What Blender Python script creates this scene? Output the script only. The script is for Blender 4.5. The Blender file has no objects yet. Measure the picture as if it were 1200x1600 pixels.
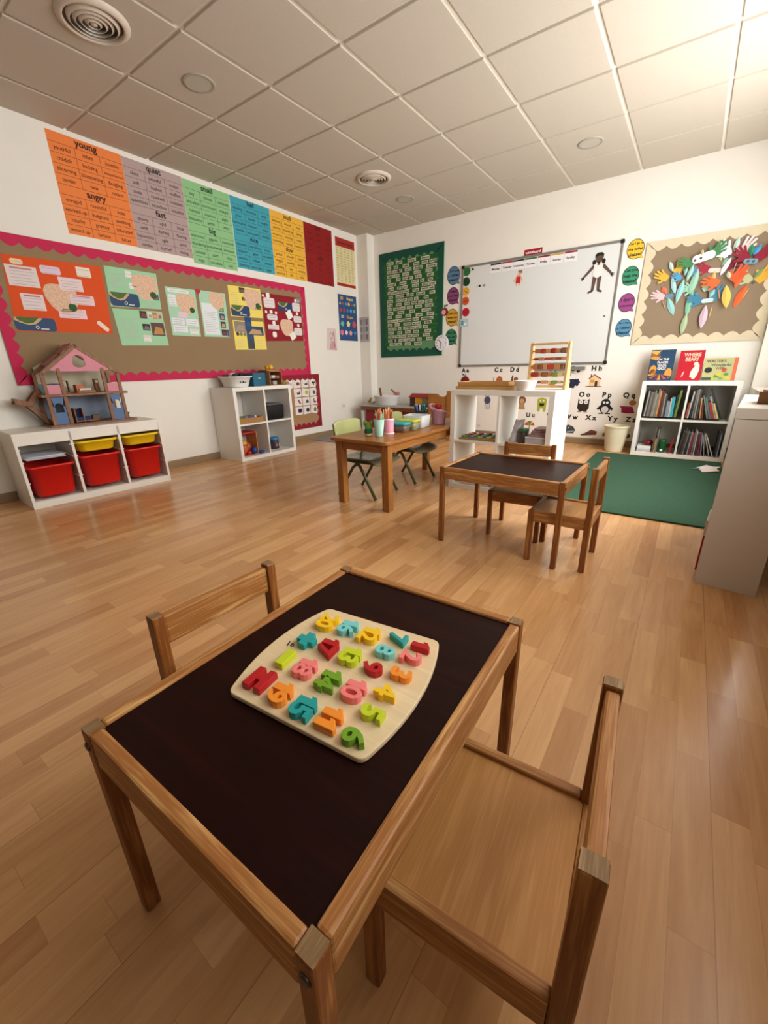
import bpy, bmesh, math, random
from mathutils import Vector, Matrix
random.seed(7)
C = bpy.context.scene.collection
D = bpy.data
PI = math.pi
XL, XR, YB, YF, HC = -4.11, 0.47, 5.324, -3.0, 2.626   # left, right, back and front wall, ceiling height

# ---------------------------------------------------------------- materials
def lin(c):
    if isinstance(c, str):
        c = c.lstrip('#'); c = [int(c[i:i+2], 16)/255 for i in (0, 2, 4)]
    return tuple((x/12.92 if x <= .04045 else ((x+.055)/1.055)**2.4) for x in c[:3]) + (1,)
_M = {}
def mat(col, rough=.6, var=.06, scale=18, spec=.4, metal=0, trans=0, key=None, bump=0, alpha=1):
    k = (col, rough, var, scale, spec, metal, trans, bump, alpha)
    if k in _M: return _M[k]
    m = D.materials.new('surface'); m.use_nodes = True
    n = m.node_tree.nodes; l = m.node_tree.links; b = n['Principled BSDF']
    b.inputs['Roughness'].default_value = rough; b.inputs['Metallic'].default_value = metal
    b.inputs['Specular IOR Level'].default_value = spec
    if trans: b.inputs['Transmission Weight'].default_value = trans
    if alpha < 1: b.inputs['Alpha'].default_value = alpha
    c = lin(col)
    tc = n.new('ShaderNodeTexCoord'); nz = n.new('ShaderNodeTexNoise'); nz.inputs['Scale'].default_value = scale; nz.inputs['Detail'].default_value = 3
    l.new(tc.outputs['Object'], nz.inputs['Vector'])
    mx = n.new('ShaderNodeMix'); mx.data_type = 'RGBA'
    mx.inputs['A'].default_value = tuple(min(1, x*(1-var)) for x in c[:3])+(1,); mx.inputs['B'].default_value = tuple(min(1, x*(1+var)) for x in c[:3])+(1,)
    l.new(nz.outputs['Fac'], mx.inputs['Factor']); l.new(mx.outputs['Result'], b.inputs['Base Color'])
    if bump:
        bp = n.new('ShaderNodeBump'); bp.inputs['Strength'].default_value = bump; bp.inputs['Distance'].default_value = .002
        l.new(nz.outputs['Fac'], bp.inputs['Height']); l.new(bp.outputs['Normal'], b.inputs['Normal'])
    _M[k] = m
    return m
def wood(c1, c2, axis='Y', scale=1.0, rough=.45, spec=.4, ring=9.0, coat=0):
    k = ('wood', c1, c2, axis, scale, rough, ring)
    if k in _M: return _M[k]
    m = D.materials.new('wood_grain'); m.use_nodes = True
    n = m.node_tree.nodes; l = m.node_tree.links; b = n['Principled BSDF']
    b.inputs['Roughness'].default_value = rough; b.inputs['Specular IOR Level'].default_value = spec
    tc = n.new('ShaderNodeTexCoord'); mp = n.new('ShaderNodeMapping')
    s = [ring*3.2*scale]*3; s['XYZ'.index(axis)] = ring*.28*scale
    mp.inputs['Scale'].default_value = s; mp.inputs['Location'].default_value = (.37, 1.1, .62)
    l.new(tc.outputs['Object'], mp.inputs['Vector'])
    nz = n.new('ShaderNodeTexNoise'); nz.inputs['Scale'].default_value = 1.3; nz.inputs['Detail'].default_value = 2; nz.inputs['Distortion'].default_value = .6
    l.new(mp.outputs['Vector'], nz.inputs['Vector'])
    ml = n.new('ShaderNodeMath'); ml.operation = 'MULTIPLY'; ml.inputs[1].default_value = 9
    sn = n.new('ShaderNodeMath'); sn.operation = 'SINE'
    l.new(nz.outputs['Fac'], ml.inputs[0]); l.new(ml.outputs[0], sn.inputs[0])
    mp2 = n.new('ShaderNodeMapping'); s2 = [260*scale]*3; s2['XYZ'.index(axis)] = 9*scale; mp2.inputs['Scale'].default_value = s2
    l.new(tc.outputs['Object'], mp2.inputs['Vector'])
    n2 = n.new('ShaderNodeTexNoise'); n2.inputs['Scale'].default_value = 1; n2.inputs['Detail'].default_value = 2
    l.new(mp2.outputs['Vector'], n2.inputs['Vector'])
    ad = n.new('ShaderNodeMath'); ad.operation = 'MULTIPLY_ADD'; ad.inputs[1].default_value = .32; l.new(sn.outputs[0], ad.inputs[0]); l.new(n2.outputs['Fac'], ad.inputs[2])
    rp = n.new('ShaderNodeValToRGB'); rp.color_ramp.elements[0].position = .18; rp.color_ramp.elements[1].position = .85
    rp.color_ramp.elements[0].color = lin(c2); rp.color_ramp.elements[1].color = lin(c1)
    l.new(ad.outputs[0], rp.inputs['Fac']); l.new(rp.outputs['Color'], b.inputs['Base Color'])
    _M[k] = m
    return m

# ---------------------------------------------------------------- mesh building
WL = {}
class MB:
    def __init__(s): s.v = []; s.f = []; s.m = []; s.sm = []
    def add(s, vs, fs, m=None, smooth=False):
        o = len(s.v); s.v += [tuple(p) for p in vs]
        for f in fs: s.f.append([i+o for i in f]); s.m.append(m); s.sm.append(smooth)
        return s
    def box(s, x0, x1, y0, y1, z0, z1, m=None):
        vs = [(x, y, z) for z in (z0, z1) for y in (y0, y1) for x in (x0, x1)]
        return s.add(vs, [(0,2,3,1),(4,5,7,6),(0,1,5,4),(1,3,7,5),(3,2,6,7),(2,0,4,6)], m)
    def cbox(s, c, d, rz=0, m=None, M=None):
        vs = [Vector((x*d[0]/2, y*d[1]/2, z*d[2]/2)) for z in (-1,1) for y in (-1,1) for x in (-1,1)]
        R = M or Matrix.Rotation(rz, 3, 'Z')
        return s.add([tuple(R@p+Vector(c)) for p in vs], [(0,2,3,1),(4,5,7,6),(0,1,5,4),(1,3,7,5),(3,2,6,7),(2,0,4,6)], m)
    def prism(s, pts, fr, d0, d1, m=None):            # polygon given counter-clockwise in the frame
        n = len(pts); vs = [fr.p(a, b, d0) for a, b in pts]+[fr.p(a, b, d1) for a, b in pts]
        return s.add(vs, [list(range(n))[::-1], list(range(n, 2*n))]+[(i, (i+1) % n, n+(i+1) % n, n+i) for i in range(n)], m)
    def rings(s, rs, cap0=True, cap1=True, m=None, smooth=True):   # loft through rings of equal length
        n = len(rs[0]); vs = [p for r in rs for p in r]; fs = []
        for k in range(len(rs)-1):
            for i in range(n): fs.append((k*n+i, k*n+(i+1) % n, (k+1)*n+(i+1) % n, (k+1)*n+i))
        s.add(vs, fs, m, smooth)
        o = len(s.v)-len(vs)
        if cap0: s.f.append([o+i for i in range(n)][::-1]); s.m.append(m); s.sm.append(False)
        if cap1: s.f.append([o+(len(rs)-1)*n+i for i in range(n)]); s.m.append(m); s.sm.append(False)
        return s
    def lathe(s, prof, c=(0,0,0), n=20, m=None, cap0=True, cap1=True, sx=1, sy=1):   # profile of (radius, z)
        return s.rings([[(c[0]+r*sx*math.cos(2*PI*i/n), c[1]+r*sy*math.sin(2*PI*i/n), c[2]+z) for i in range(n)] for r, z in prof], cap0, cap1, m)
    def tube(s, path, r, n=8, m=None):
        P = [Vector(p) for p in path]; rs = []; up = None
        for i, p in enumerate(P):
            t = (P[min(i+1, len(P)-1)]-P[max(i-1, 0)]).normalized()
            if up is None: up = Vector((0,0,1)) if abs(t.z) < .9 else Vector((1,0,0))
            a = t.cross(up).normalized(); b = a.cross(t).normalized(); up = b
            rr = r[i] if isinstance(r, (list, tuple)) else r
            rs.append([tuple(p+a*(rr*math.cos(2*PI*k/n))+b*(rr*math.sin(2*PI*k/n))) for k in range(n)])
        rs = [q[::-1] for q in rs]
        return s.rings(rs, True, True, m)
    def rr(s, secs, n=5, m=None, cap0=True, cap1=True, c=(0,0)):      # rounded rectangles (z, half x, half y, radius)
        rs = []
        for z, hx, hy, r in secs:
            ring = []
            for (sx, sy, a0) in ((1,1,0), (-1,1,PI/2), (-1,-1,PI), (1,-1,1.5*PI)):
                for k in range(n): a = a0+PI/2*k/(n-1); ring.append((c[0]+sx*(hx-r)+r*math.cos(a), c[1]+sy*(hy-r)+r*math.sin(a), z))
            rs.append(ring)
        return s.rings(rs, cap0, cap1, m)
    def ball(s, c, r, m=None, n=12, k=8, sz=1, sx=1, sy=1):
        return s.lathe([(r*math.sin(PI*i/k) if 0 < i < k else r*.02, -r*sz*math.cos(PI*i/k)) for i in range(k+1)], c, n, m, sx=sx, sy=sy)
    def text(s, st, fr, a, b, size, d, al='c', m=None, bold=False, sx=1):
        G = GL[bold]; w = sum(G[c][2] for c in st)*size*sx
        x = a-(w/2 if al == 'c' else 0)
        for ch in st:
            vs, fs, adv = G[ch]
            if vs: s.add([fr.p(x+p[0]*size*sx, b+p[1]*size, d) for p in vs], fs, m)
            x += adv*size*sx
        return s
    def move(s, M):
        s.v = [tuple(M@Vector(p)) for p in s.v]; return s
    def build(s, name, m, parent=None, bevel=0, loc=None, seg=2):
        base = WL.get(parent.name, Vector()) if parent else Vector(loc or (0,0,0))
        me = D.meshes.new(name); me.from_pydata([tuple(Vector(p)-base) for p in s.v], [], s.f)
        slots = []
        for q in s.m:
            q = q or m
            if q not in slots: slots.append(q)
        for q in slots: me.materials.append(q)
        for p, q, g in zip(me.polygons, s.m, s.sm): p.material_index = slots.index(q or m); p.use_smooth = g
        me.update()
        o = D.objects.new(name, me); C.objects.link(o)
        if parent: o.parent = parent
        else: o.location = base
        WL[o.name] = base
        if bevel:
            bv = o.modifiers.new('edges', 'BEVEL'); bv.width = bevel; bv.segments = seg; bv.limit_method = 'ANGLE'; bv.angle_limit = .6
        return o
class Fr:
    def __init__(s, o, u, v):
        s.o = Vector(o); s.u = Vector(u).normalized(); s.v = Vector(v).normalized(); s.n = s.u.cross(s.v)
    def p(s, a, b, d=0): return tuple(s.o+s.u*a+s.v*b+s.n*d)
LW = Fr((XL,0,0), (0,1,0), (0,0,1))       # left wall: (y, z)
BW = Fr((0,YB,0), (1,0,0), (0,0,1))       # back wall: (x, z)
TOP = Fr((0,0,0), (1,0,0), (0,1,0))
def rect(a0, a1, b0, b1): return [(a0,b0),(a1,b0),(a1,b1),(a0,b1)]
def circ(a, b, r, n=20, ry=None): return [(a+r*math.cos(2*PI*i/n), b+(ry or r)*math.sin(2*PI*i/n)) for i in range(n)]
def rrect(a0, a1, b0, b1, r, n=4):
    o = []
    for cx, cy, t in ((a1-r,b1-r,0),(a0+r,b1-r,PI/2),(a0+r,b0+r,PI),(a1-r,b0+r,1.5*PI)):
        for k in range(n): o.append((cx+r*math.cos(t+PI/2*k/(n-1)), cy+r*math.sin(t+PI/2*k/(n-1))))
    return o
def rot2(pts, c, a, ox=0, oy=0): return [(c[0]+(x-ox)*math.cos(a)-(y-oy)*math.sin(a), c[1]+(x-ox)*math.sin(a)+(y-oy)*math.cos(a)) for x, y in pts]

def tag(o, label, cat, group=None, kind=None):
    if label: o['label'] = label
    if cat: o['category'] = cat
    if group: o['group'] = group
    if kind: o['kind'] = kind
    return o
def thing(name, label, cat, loc=(0,0,0), group=None):
    o = D.objects.new(name, None); o.empty_display_size = .05; C.objects.link(o); o.location = loc; WL[o.name] = Vector(loc)
    return tag(o, label, cat, group)
def one(mb, name, m, label, cat, group=None, bevel=0, kind=None):      # a thing that is one mesh, its origin at its base
    xs, ys, zs = zip(*mb.v)
    return tag(mb.build(name, m, None, bevel, ((min(xs)+max(xs))/2, (min(ys)+max(ys))/2, min(zs))), label, cat, group, kind)
def struct(mb, name, m, bevel=0): o = mb.build(name, m, None, bevel); o['kind'] = 'structure'; return o
def dup(root, loc, rz, label=None, group=None):
    r = root.copy(); C.objects.link(r); r.location = loc; r.rotation_euler = (0,0,rz)
    if label: r['label'] = label
    if group: r['group'] = group
    for ch in list(root.children):
        c = ch.copy(); C.objects.link(c); c.parent = r
        for g in list(ch.children): e = g.copy(); C.objects.link(e); e.parent = c
    return r

# letter shapes, one flat mesh per character
def glyphs(off, res, extrude=0):
    G = {}
    ob = None
    def shape(t):
        cu = D.curves.new('t', 'FONT'); cu.body = t; cu.size = 1; cu.offset = off; cu.resolution_u = res; cu.extrude = extrude
        o = D.objects.new('t', cu); C.objects.link(o); bpy.context.view_layer.update()
        me = D.meshes.new_from_object(o.evaluated_get(bpy.context.evaluated_depsgraph_get()))
        vs = [tuple(v.co) for v in me.vertices]; fs = [tuple(p.vertices) for p in me.polygons]
        D.objects.remove(o); D.curves.remove(cu); D.meshes.remove(me)
        return vs, fs
    bar = max(p[0] for p in shape('|')[0])
    for ch in " abcdefghijklmnopqrstuvwxyzABCDEFGHIJKLMNOPQRSTUVWXYZ0123456789?!'-+=":
        vs, fs = shape(ch) if ch != ' ' else ([], [])
        G[ch] = (vs, fs, max(p[0] for p in shape(ch+'|')[0])-bar)
    return G
GL = {False: glyphs(.012, 2), True: glyphs(.03, 3), 2: glyphs(.052, 3)}
INK = mat('1c1816', .7, .02)
WHITE = mat('e9e6df', .45, .02)
PAPER = mat('eeeae4', .8, .02)
# ---------------------------------------------------------------- the room
def floor_mat():
    m = D.materials.new('laminate_floor'); m.use_nodes = True
    n = m.node_tree.nodes; l = m.node_tree.links; b = n['Principled BSDF']
    def mth(op, a, bb=None, c=None):
        q = n.new('ShaderNodeMath'); q.operation = op
        for i, x in enumerate((a, bb, c)):
            if x is None: continue
            if isinstance(x, (int, float)): q.inputs[i].default_value = x
            else: l.new(x, q.inputs[i])
        return q.outputs[0]
    tc = n.new('ShaderNodeTexCoord'); sp = n.new('ShaderNodeSeparateXYZ'); l.new(tc.outputs['Object'], sp.inputs[0])
    x, y = sp.outputs[0], sp.outputs[1]
    xs = mth('DIVIDE', x, .066); row = mth('FLOOR', xs)
    w1 = n.new('ShaderNodeTexWhiteNoise'); w1.noise_dimensions = '1D'; l.new(row, w1.inputs['W'])
    ys = mth('DIVIDE', mth('ADD', y, mth('MULTIPLY', w1.outputs['Value'], 3.1)), .42); col = mth('FLOOR', ys)
    cb = n.new('ShaderNodeCombineXYZ'); l.new(row, cb.inputs[0]); l.new(col, cb.inputs[1])
    w2 = n.new('ShaderNodeTexWhiteNoise'); w2.noise_dimensions = '2D'; l.new(cb.outputs[0], w2.inputs['Vector'])
    # grain: noise stretched along the board, shifted for every block
    ga = n.new('ShaderNodeCombineXYZ'); l.new(mth('MULTIPLY', x, 34), ga.inputs[0]); l.new(mth('MULTIPLY', y, 2.6), ga.inputs[1]); l.new(mth('MULTIPLY', w2.outputs['Value'], 40), ga.inputs[2])
    g = n.new('ShaderNodeTexNoise'); g.inputs['Scale'].default_value = 1; g.inputs['Detail'].default_value = 4; g.inputs['Distortion'].default_value = 1.2; l.new(ga.outputs[0], g.inputs['Vector'])
    gb = n.new('ShaderNodeCombineXYZ'); l.new(mth('MULTIPLY', x, 300), gb.inputs[0]); l.new(mth('MULTIPLY', y, 12), gb.inputs[1]); l.new(w2.outputs['Value'], gb.inputs[2])
    g2 = n.new('ShaderNodeTexNoise'); g2.inputs['Scale'].default_value = 1; g2.inputs['Detail'].default_value = 2; l.new(gb.outputs[0], g2.inputs['Vector'])
    f = mth('ADD', mth('MULTIPLY', w2.outputs['Value'], .38), mth('ADD', mth('MULTIPLY', g.outputs['Fac'], .5), mth('MULTIPLY', g2.outputs['Fac'], .16)))
    rp = n.new('ShaderNodeValToRGB'); e = rp.color_ramp.elements
    e[0].position = .14; e[0].color = lin(FLOOR_D); e[1].position = .95; e[1].color = lin(FLOOR_L)
    l.new(f, rp.inputs['Fac'])
    # thin joints
    fx = mth('FRACT', xs); fy = mth('FRACT', ys)
    jx = mth('LESS_THAN', mth('MINIMUM', fx, mth('SUBTRACT', 1, fx)), .008)
    f3 = mth('FRACT', mth('DIVIDE', x, .198)); j3 = mth('LESS_THAN', f3, .008)
    jy = mth('LESS_THAN', fy, .0025)
    j = mth('MINIMUM', 1, mth('ADD', mth('ADD', mth('MULTIPLY', jx, .25), mth('MULTIPLY', j3, .35)), mth('MULTIPLY', jy, .35)))
    mx = n.new('ShaderNodeMix'); mx.data_type = 'RGBA'; l.new(j, mx.inputs['Factor']); l.new(rp.outputs['Color'], mx.inputs['A']); mx.inputs['B'].default_value = lin('6b4526')
    l.new(mx.outputs['Result'], b.inputs['Base Color'])
    b.inputs['Roughness'].default_value = .24; b.inputs['Specular IOR Level'].default_value = .5
    bp = n.new('ShaderNodeBump'); bp.inputs['Strength'].default_value = .05; bp.inputs['Distance'].default_value = .001; l.new(g2.outputs['Fac'], bp.inputs['Height']); l.new(bp.outputs['Normal'], b.inputs['Normal'])
    return m
FLOOR_L, FLOOR_D = 'e9b981', 'ad7645'
struct(MB().box(XL-.2, XR+.4, YF-.2, YB+.2, -.1, 0), 'floor', floor_mat())
wallm = mat('e9e5dc', .75, .025, 6, bump=.05)
wallb = wallm
struct(MB().box(XL-.2, XL, YF-.2, YB+.2, 0, 2.9), 'wall_left', wallm)
struct(MB().box(XL-.2, XR+.4, YB, YB+.2, 0, 2.9), 'wall_back', wallb)
struct(MB().box(XL-.2, XR+.4, YF-.2, YF, 0, 2.9), 'wall_front', mat('57493a', .75, .03, 6))  # unseen wall, its dark brown chosen to cut fill light from behind
# right wall with two window openings, all in one row
W1 = (2.35, 5.26, .66, 2.38); W2 = (-.2, 1.85, .95, 2.38); 
TW = .22
mb = MB(); ys = [YF-.2]
for y0, y1, z0, z1 in (W2, W1):
    mb.box(XR, XR+TW, ys[-1], y0, 0, 2.9); mb.box(XR, XR+TW, y0, y1, 0, z0); mb.box(XR, XR+TW, y0, y1, z1, 2.9); ys.append(y1)
mb.box(XR, XR+TW, ys[-1], YB+.2, 0, 2.9)
struct(mb, 'wall_right', wallm)
framem = mat('eceae4', .35, .02)
glass = D.materials.new('window_glass'); glass.use_nodes = True
_b = glass.node_tree.nodes['Principled BSDF']; _b.inputs['Roughness'].default_value = 0; _b.inputs['Alpha'].default_value = .06; _b.inputs['Specular IOR Level'].default_value = .5
for k, (y0, y1, z0, z1) in enumerate((W1, W2)):
    f = MB(); X0, X1 = XR+TW-.07, XR+TW-.02; t = .055
    f.box(X0, X1, y0, y1, z0, z0+t); f.box(X0, X1, y0, y1, z1-t, z1); nn = 3 if k == 0 else 2
    for i in range(nn+1):
        yy = y0+(y1-y0)*i/nn; a = max(y0, yy-t/2); b = min(y1, yy+t/2)
        if i == 0: a, b = y0, y0+t
        if i == nn: a, b = y1-t, y1
        f.box(X0, X1, a, b, z0+t, z1-t)
    w = struct(f, 'window_%d' % (k+1), framem)
    MB().box(X0+.02, X0+.026, y0+t, y1-t, z0+t, z1-t).build('pane', glass, w)
# corner column
struct(MB().box(XL, -3.925, 5.17, YB, 0, HC), 'trim_1', wallm)
# baseboards
bbm = wood('a08a6c', '8a7355', 'Y', 1, .45)
struct(MB().box(XL, XL+.012, YF, 5.17, 0, .075), 'baseboard_left', bbm, .002)
struct(MB().box(-3.925, XR, YB-.012, YB, 0, .075), 'baseboard_back', wood('a08a6c', '8a7355', 'X', 1, .45), .002)
struct(MB().box(XR-.012, XR, YF, YB-.012, 0, .075), 'baseboard_right', bbm, .002)
# suspended ceiling: tiles hang a little below their grid
GX, GY = -.129, 4.757
tilem = mat('bfb6a8', .9, .05, 90, spec=.2, bump=.12)
mb = MB(); xs = [GX-.6*i for i in range(-1, 9)]; ysg = [GY-.6*j for j in range(-1, 14)]
g = .013
for x in xs:
    for y in ysg:
        a, b, c, d = max(XL, x-.6+g), min(XR, x-g), max(YF, y-.6+g), min(YB, y-g)
        if b-a > .01 and d-c > .01: mb.box(a, b, c, d, HC, HC+.02)
struct(mb, 'ceiling', tilem, .003)
struct(MB().box(XL-.2, XR+.4, YF-.2, YB+.2, HC+.014, HC+.06), 'trim_2', mat('ece7dd', .5, .03))
# round air diffusers and downlights in the ceiling
def vent(x, y, label):
    t = thing('ceiling_vent', label, 'air vent', (x, y, HC-.02), 'round ceiling vents')
    m = mat('c9bdae', .45, .03); dk = mat('5a5148', .8, .03)
    MB().lathe([(.168, .02), (.168, .016), (.15, .003), (.138, 0), (.134, .004), (.134, .019)], (x, y, HC-.02), 40, cap0=False, cap1=False).build('outer_ring', m, t)
    MB().lathe([(.135, .0195), (.001, .0195)], (x, y, HC-.02), 40, cap0=False, cap1=False).build('backing', dk, t)
    for r in (.118, .092, .066, .04):
        MB().lathe([(r, .019), (r-.003, .012), (r-.014, -.002), (r-.011, -.001), (r, .010), (r, .019)], (x, y, HC-.02), 36, cap0=False, cap1=False).build('blade_ring', m, t)
    MB().lathe([(.016, .018), (.016, .002), (.001, -.001)], (x, y, HC-.02), 20, cap0=False, cap1=True).build('hub', m, t)
vent(-2.824, 1.459, 'round ringed air vent in the ceiling nearest the camera, above the tub-filled drawer unit')
vent(-2.821, 3.856, 'smaller-looking round air vent in the ceiling toward the corner column')
def downlight(x, y, label, r=.1):
    t = thing('ceiling_light', label, 'ceiling light', (x, y, HC-.005), 'unlit round ceiling lights')
    MB().lathe([(r, .0055), (r, .004), (r-.004, 0), (r-.02, 0), (r-.024, .002)], (x, y, HC-.005), 40, cap0=False, cap1=False).build('rim', mat('a39d8f', .6, .02), t)
    MB().lathe([(r-.02, .002), (.001, .002)], (x, y, HC-.005), 40, cap0=False, cap1=False).build('diffuser', mat('b6b2a4', .6, .02), t)
downlight(-2.853, 2.063, 'unlit round ceiling light next to the nearer air vent')
downlight(-1.023, 4.45, 'unlit round ceiling light above the right half of the whiteboard')
downlight(-2.872, 4.492, 'unlit round ceiling light just beyond the farther air vent')
# ---------------------------------------------------------------- daylight, camera
def area(name, loc, rot, sx, sy, e, col=(1,1,1)):
    L = D.lights.new(name, 'AREA'); L.shape = 'RECTANGLE'; L.size = sx; L.size_y = sy; L.energy = e; L.color = col
    o = D.objects.new(name, L); C.objects.link(o); o.location = loc; o.rotation_euler = rot
    return o
LC = (1.0, .99, .975)
for k, ((y0, y1, z0, z1), e) in enumerate((((W1[0], 4.2, W1[2], W1[3]), 82), ((.5, W2[1], W2[2], W2[3]), 22))):
    area('daylight', (XR+TW+.02, (y0+y1)/2, (z0+z1)/2), (0, PI/2, 0), z1-z0, y1-y0, e, LC)
wd = D.worlds.new('sky'); bpy.context.scene.world = wd; wd.use_nodes = True
bg = wd.node_tree.nodes['Background']; bg.inputs['Color'].default_value = (1, .97, .92, 1); bg.inputs['Strength'].default_value = 1.6
cam = D.cameras.new('camera'); co = D.objects.new('camera', cam); C.objects.link(co); bpy.context.scene.camera = co
yaw, pit, rol = -.6267, .3402, .0236
f = Vector((math.sin(yaw)*math.cos(pit), math.cos(yaw)*math.cos(pit), -math.sin(pit))); rt = Vector((math.cos(yaw), -math.sin(yaw), 0)); dn = f.cross(rt)
r2 = rt*math.cos(rol)+dn*math.sin(rol); d2 = dn*math.cos(rol)-rt*math.sin(rol)
co.matrix_world = Matrix((( r2.x, -d2.x, -f.x, 0), (r2.y, -d2.y, -f.y, 0), (r2.z, -d2.z, -f.z, .918), (0,0,0,1)))
cam.sensor_fit = 'HORIZONTAL'; cam.sensor_width = 36; cam.lens = 641.1*36/1200; cam.clip_start = .02
vs = bpy.context.scene.view_settings; vs.view_transform = 'Standard'; vs.look = 'None'; vs.gamma = 1; vs.exposure = 0.58; vs.use_curve_mapping = False
# ---------------------------------------------------------------- small wooden tables and chairs
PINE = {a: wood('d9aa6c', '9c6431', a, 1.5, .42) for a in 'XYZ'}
PINE['Z'] = wood('bf8549', '80491d', 'Z', 1.5, .42)  # legs: pine darkened, the shade on the uprights put into the colour
PINE_O = {a: wood('c08a52', '92602f', a, 1.5, .45) for a in 'XYZ'}
PLY = wood('c99458', 'b37c42', 'X', 1.2, .4)
ENDG = wood('a98a62', '7d5f3c', 'X', 3, .6)
DARKTOP = wood('2c0a05', '1c0503', 'Y', .6, .45, .12)
BOLT = mat('5c564e', .35, .05, metal=.9)
def frustum(x0, x1, y0, y1, z0, z1): return MB().box(x0, x1, y0, y1, z0, z1)
def lap_table(L, W, H):
    t = thing('childrens_table', 'low pine childrens table with dark brown top', 'table')
    hl, hw, p = L/2, W/2, .025
    for sx in (-1, 1):
        for sy in (-1, 1):
            x0, x1 = sorted((sx*hl, sx*(hl-p))); y0, y1 = sorted((sy*hw, sy*(hw-p)))
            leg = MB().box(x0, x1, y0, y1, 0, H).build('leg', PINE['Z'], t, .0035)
            MB().box(x0+.001, x1-.001, y0+.001, y1-.001, H-.0005, H+.0004).build('end_grain', ENDG, leg)
            yb = sy*(hw+.0006)
            MB().lathe([(.0075, -.002), (.0075, .0015), (.006, .0025), (.001, .0012)], n=14).move(Matrix.Translation((sx*(hl+.0003), sy*(hw-p/2), H-.028)) @ Matrix.Rotation(sx*PI/2, 4, 'Y')).build('bolt', BOLT, leg)
    a = .02; h = .062; i = .0015
    for sy in (-1, 1):
        y0, y1 = sorted((sy*(hw-i), sy*(hw-i-a))); MB().box(-hl+p, hl-p, y0, y1, H-h-.001, H-.001).build('apron', PINE['X'], t, .004)
    for sx in (-1, 1):
        x0, x1 = sorted((sx*(hl-i), sx*(hl-i-a))); MB().box(x0, x1, -hw+p, hw-p, H-h-.001, H-.001).build('apron', PINE['Y'], t, .004)
    MB().box(-hl+.0195, hl-.0195, -hw+.0195, hw-.0195, H-.015, H-.007).build('tabletop', DARKTOP, t, .001)['label'] = 'dark brown tabletop'
    return t
tab = lap_table(.625, .472, .421)
tab.location = (-.421, .43, 0); tab.rotation_euler = (0, 0, PI/2+.024)
tab['label'] = 'low pine childrens table in the foreground under the number puzzle'
tab['group'] = 'low pine childrens tables'
dup(tab, (-.672, 2.10, 0), -.025, 'low empty pine childrens table with dark top in front of the white cube shelf')
def lap_chair():
    t = thing('childrens_chair', 'low pine childrens chair', 'chair')
    W, Dp, S, B = .285, .275, .262, .49          # width, depth, seat height, back height; the seat looks to +y
    hw = W/2; yb, yf = -Dp/2, Dp/2; p, q = .023, .026
    for sx in (-1, 1):
        x0, x1 = sorted((sx*hw, sx*(hw-p)))
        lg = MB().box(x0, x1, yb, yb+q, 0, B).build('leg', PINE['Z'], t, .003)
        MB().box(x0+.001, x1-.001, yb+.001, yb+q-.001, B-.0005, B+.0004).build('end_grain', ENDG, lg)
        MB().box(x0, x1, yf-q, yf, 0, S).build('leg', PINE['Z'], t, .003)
        x0, x1 = sorted((sx*(hw-.002), sx*(hw-.02)))
        MB().box(x0, x1, yb+q, yf-q, S-.056, S).build('side_rail', PINE['Y'], t, .003)
    MB().box(-hw+p, hw-p, yf-.021, yf-.002, S-.06, S-.001).build('front_rail', PINE['X'], t, .003)
    MB().box(-hw+p, hw-p, yb+.003, yb+.021, S-.056, S-.004).build('rear_rail', PINE['X'], t, .003)
    MB().box(-hw+.019, hw-.019, yb+.021, yf-.02, S-.016, S-.0085).build('seat', PLY, t, .0008)
    MB().box(-hw+p, hw-p, yb+.003, yb+.021, B-.068, B-.006).build('backrest', PINE['X'], t, .004)
    return t
ch = lap_chair()
ch.location = (-.128, .424, 0); ch.rotation_euler = (0, 0, PI/2+.075)
tag(ch, 'pine childrens chair pushed under the right side of the foreground table', None, 'low pine childrens chairs')
dup(ch, (-.612, .41, 0), -PI/2-.02, 'pine childrens chair behind the foreground table, only its back showing')
dup(ch, (-.385, 2.035, 0), PI/2+.0, 'pine childrens chair at the right end of the table by the green rug')
dup(ch, (-.674, 2.25, 0), PI+.06, 'pine childrens chair tucked under the table in front of the see-through white shelf')

# ---------------------------------------------------------------- number puzzle on the front table
ZT = .421-.0066
BIRCH = wood('ecd9b4', 'dcc49a', 'X', .5, .5)
c0, c1, c2, c3 = (-.557, .556), (-.303, .588), (-.268, .306), (-.527, .281)
def arc(a, b, s, n=14):
    d = (b[0]-a[0], b[1]-a[1]); nn = (d[1], -d[0]); return [(a[0]+d[0]*i/n+nn[0]*s*4*(i/n)*(1-i/n), a[1]+d[1]*i/n+nn[1]*s*4*(i/n)*(1-i/n)) for i in range(n+1)]
def rcorner(pts, r=.012):
    o = []; n = len(pts)
    for i in range(n):
        a, b, c = Vector(pts[i-1]), Vector(pts[i]), Vector(pts[(i+1) % n])
        u, w = (a-b).normalized(), (c-b).normalized()
        if u.dot(w) > -.8:
            p, q = b+u*r, b+w*r
            for k in range(5): s = k/4; o.append(tuple(p*(1-s)**2+b*2*s*(1-s)+q*s*s))
        else: o.append(tuple(b))
    return o
outl = arc(c0, c3, .095)[:-1]+arc(c3, c2, .0)[:-1]+arc(c2, c1, .085)[:-1]+arc(c1, c0, .0)[:-1]
area2 = sum(outl[i-1][0]*outl[i][1]-outl[i][0]*outl[i-1][1] for i in range(len(outl)))
if area2 < 0: outl = outl[::-1]
outl = rcorner(outl)
pz = thing('number_puzzle_board', 'pale birch number puzzle board with bowed sides on the foreground table', 'puzzle board', (-.42, .435, ZT))
MB().prism(outl, TOP, ZT, ZT+.009).build('board', BIRCH, pz, .002)
ft = Fr((0,0,0), (.13, -.99, 0), (.99, .13, 0))      # the numbers are read from the left side of the table
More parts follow.
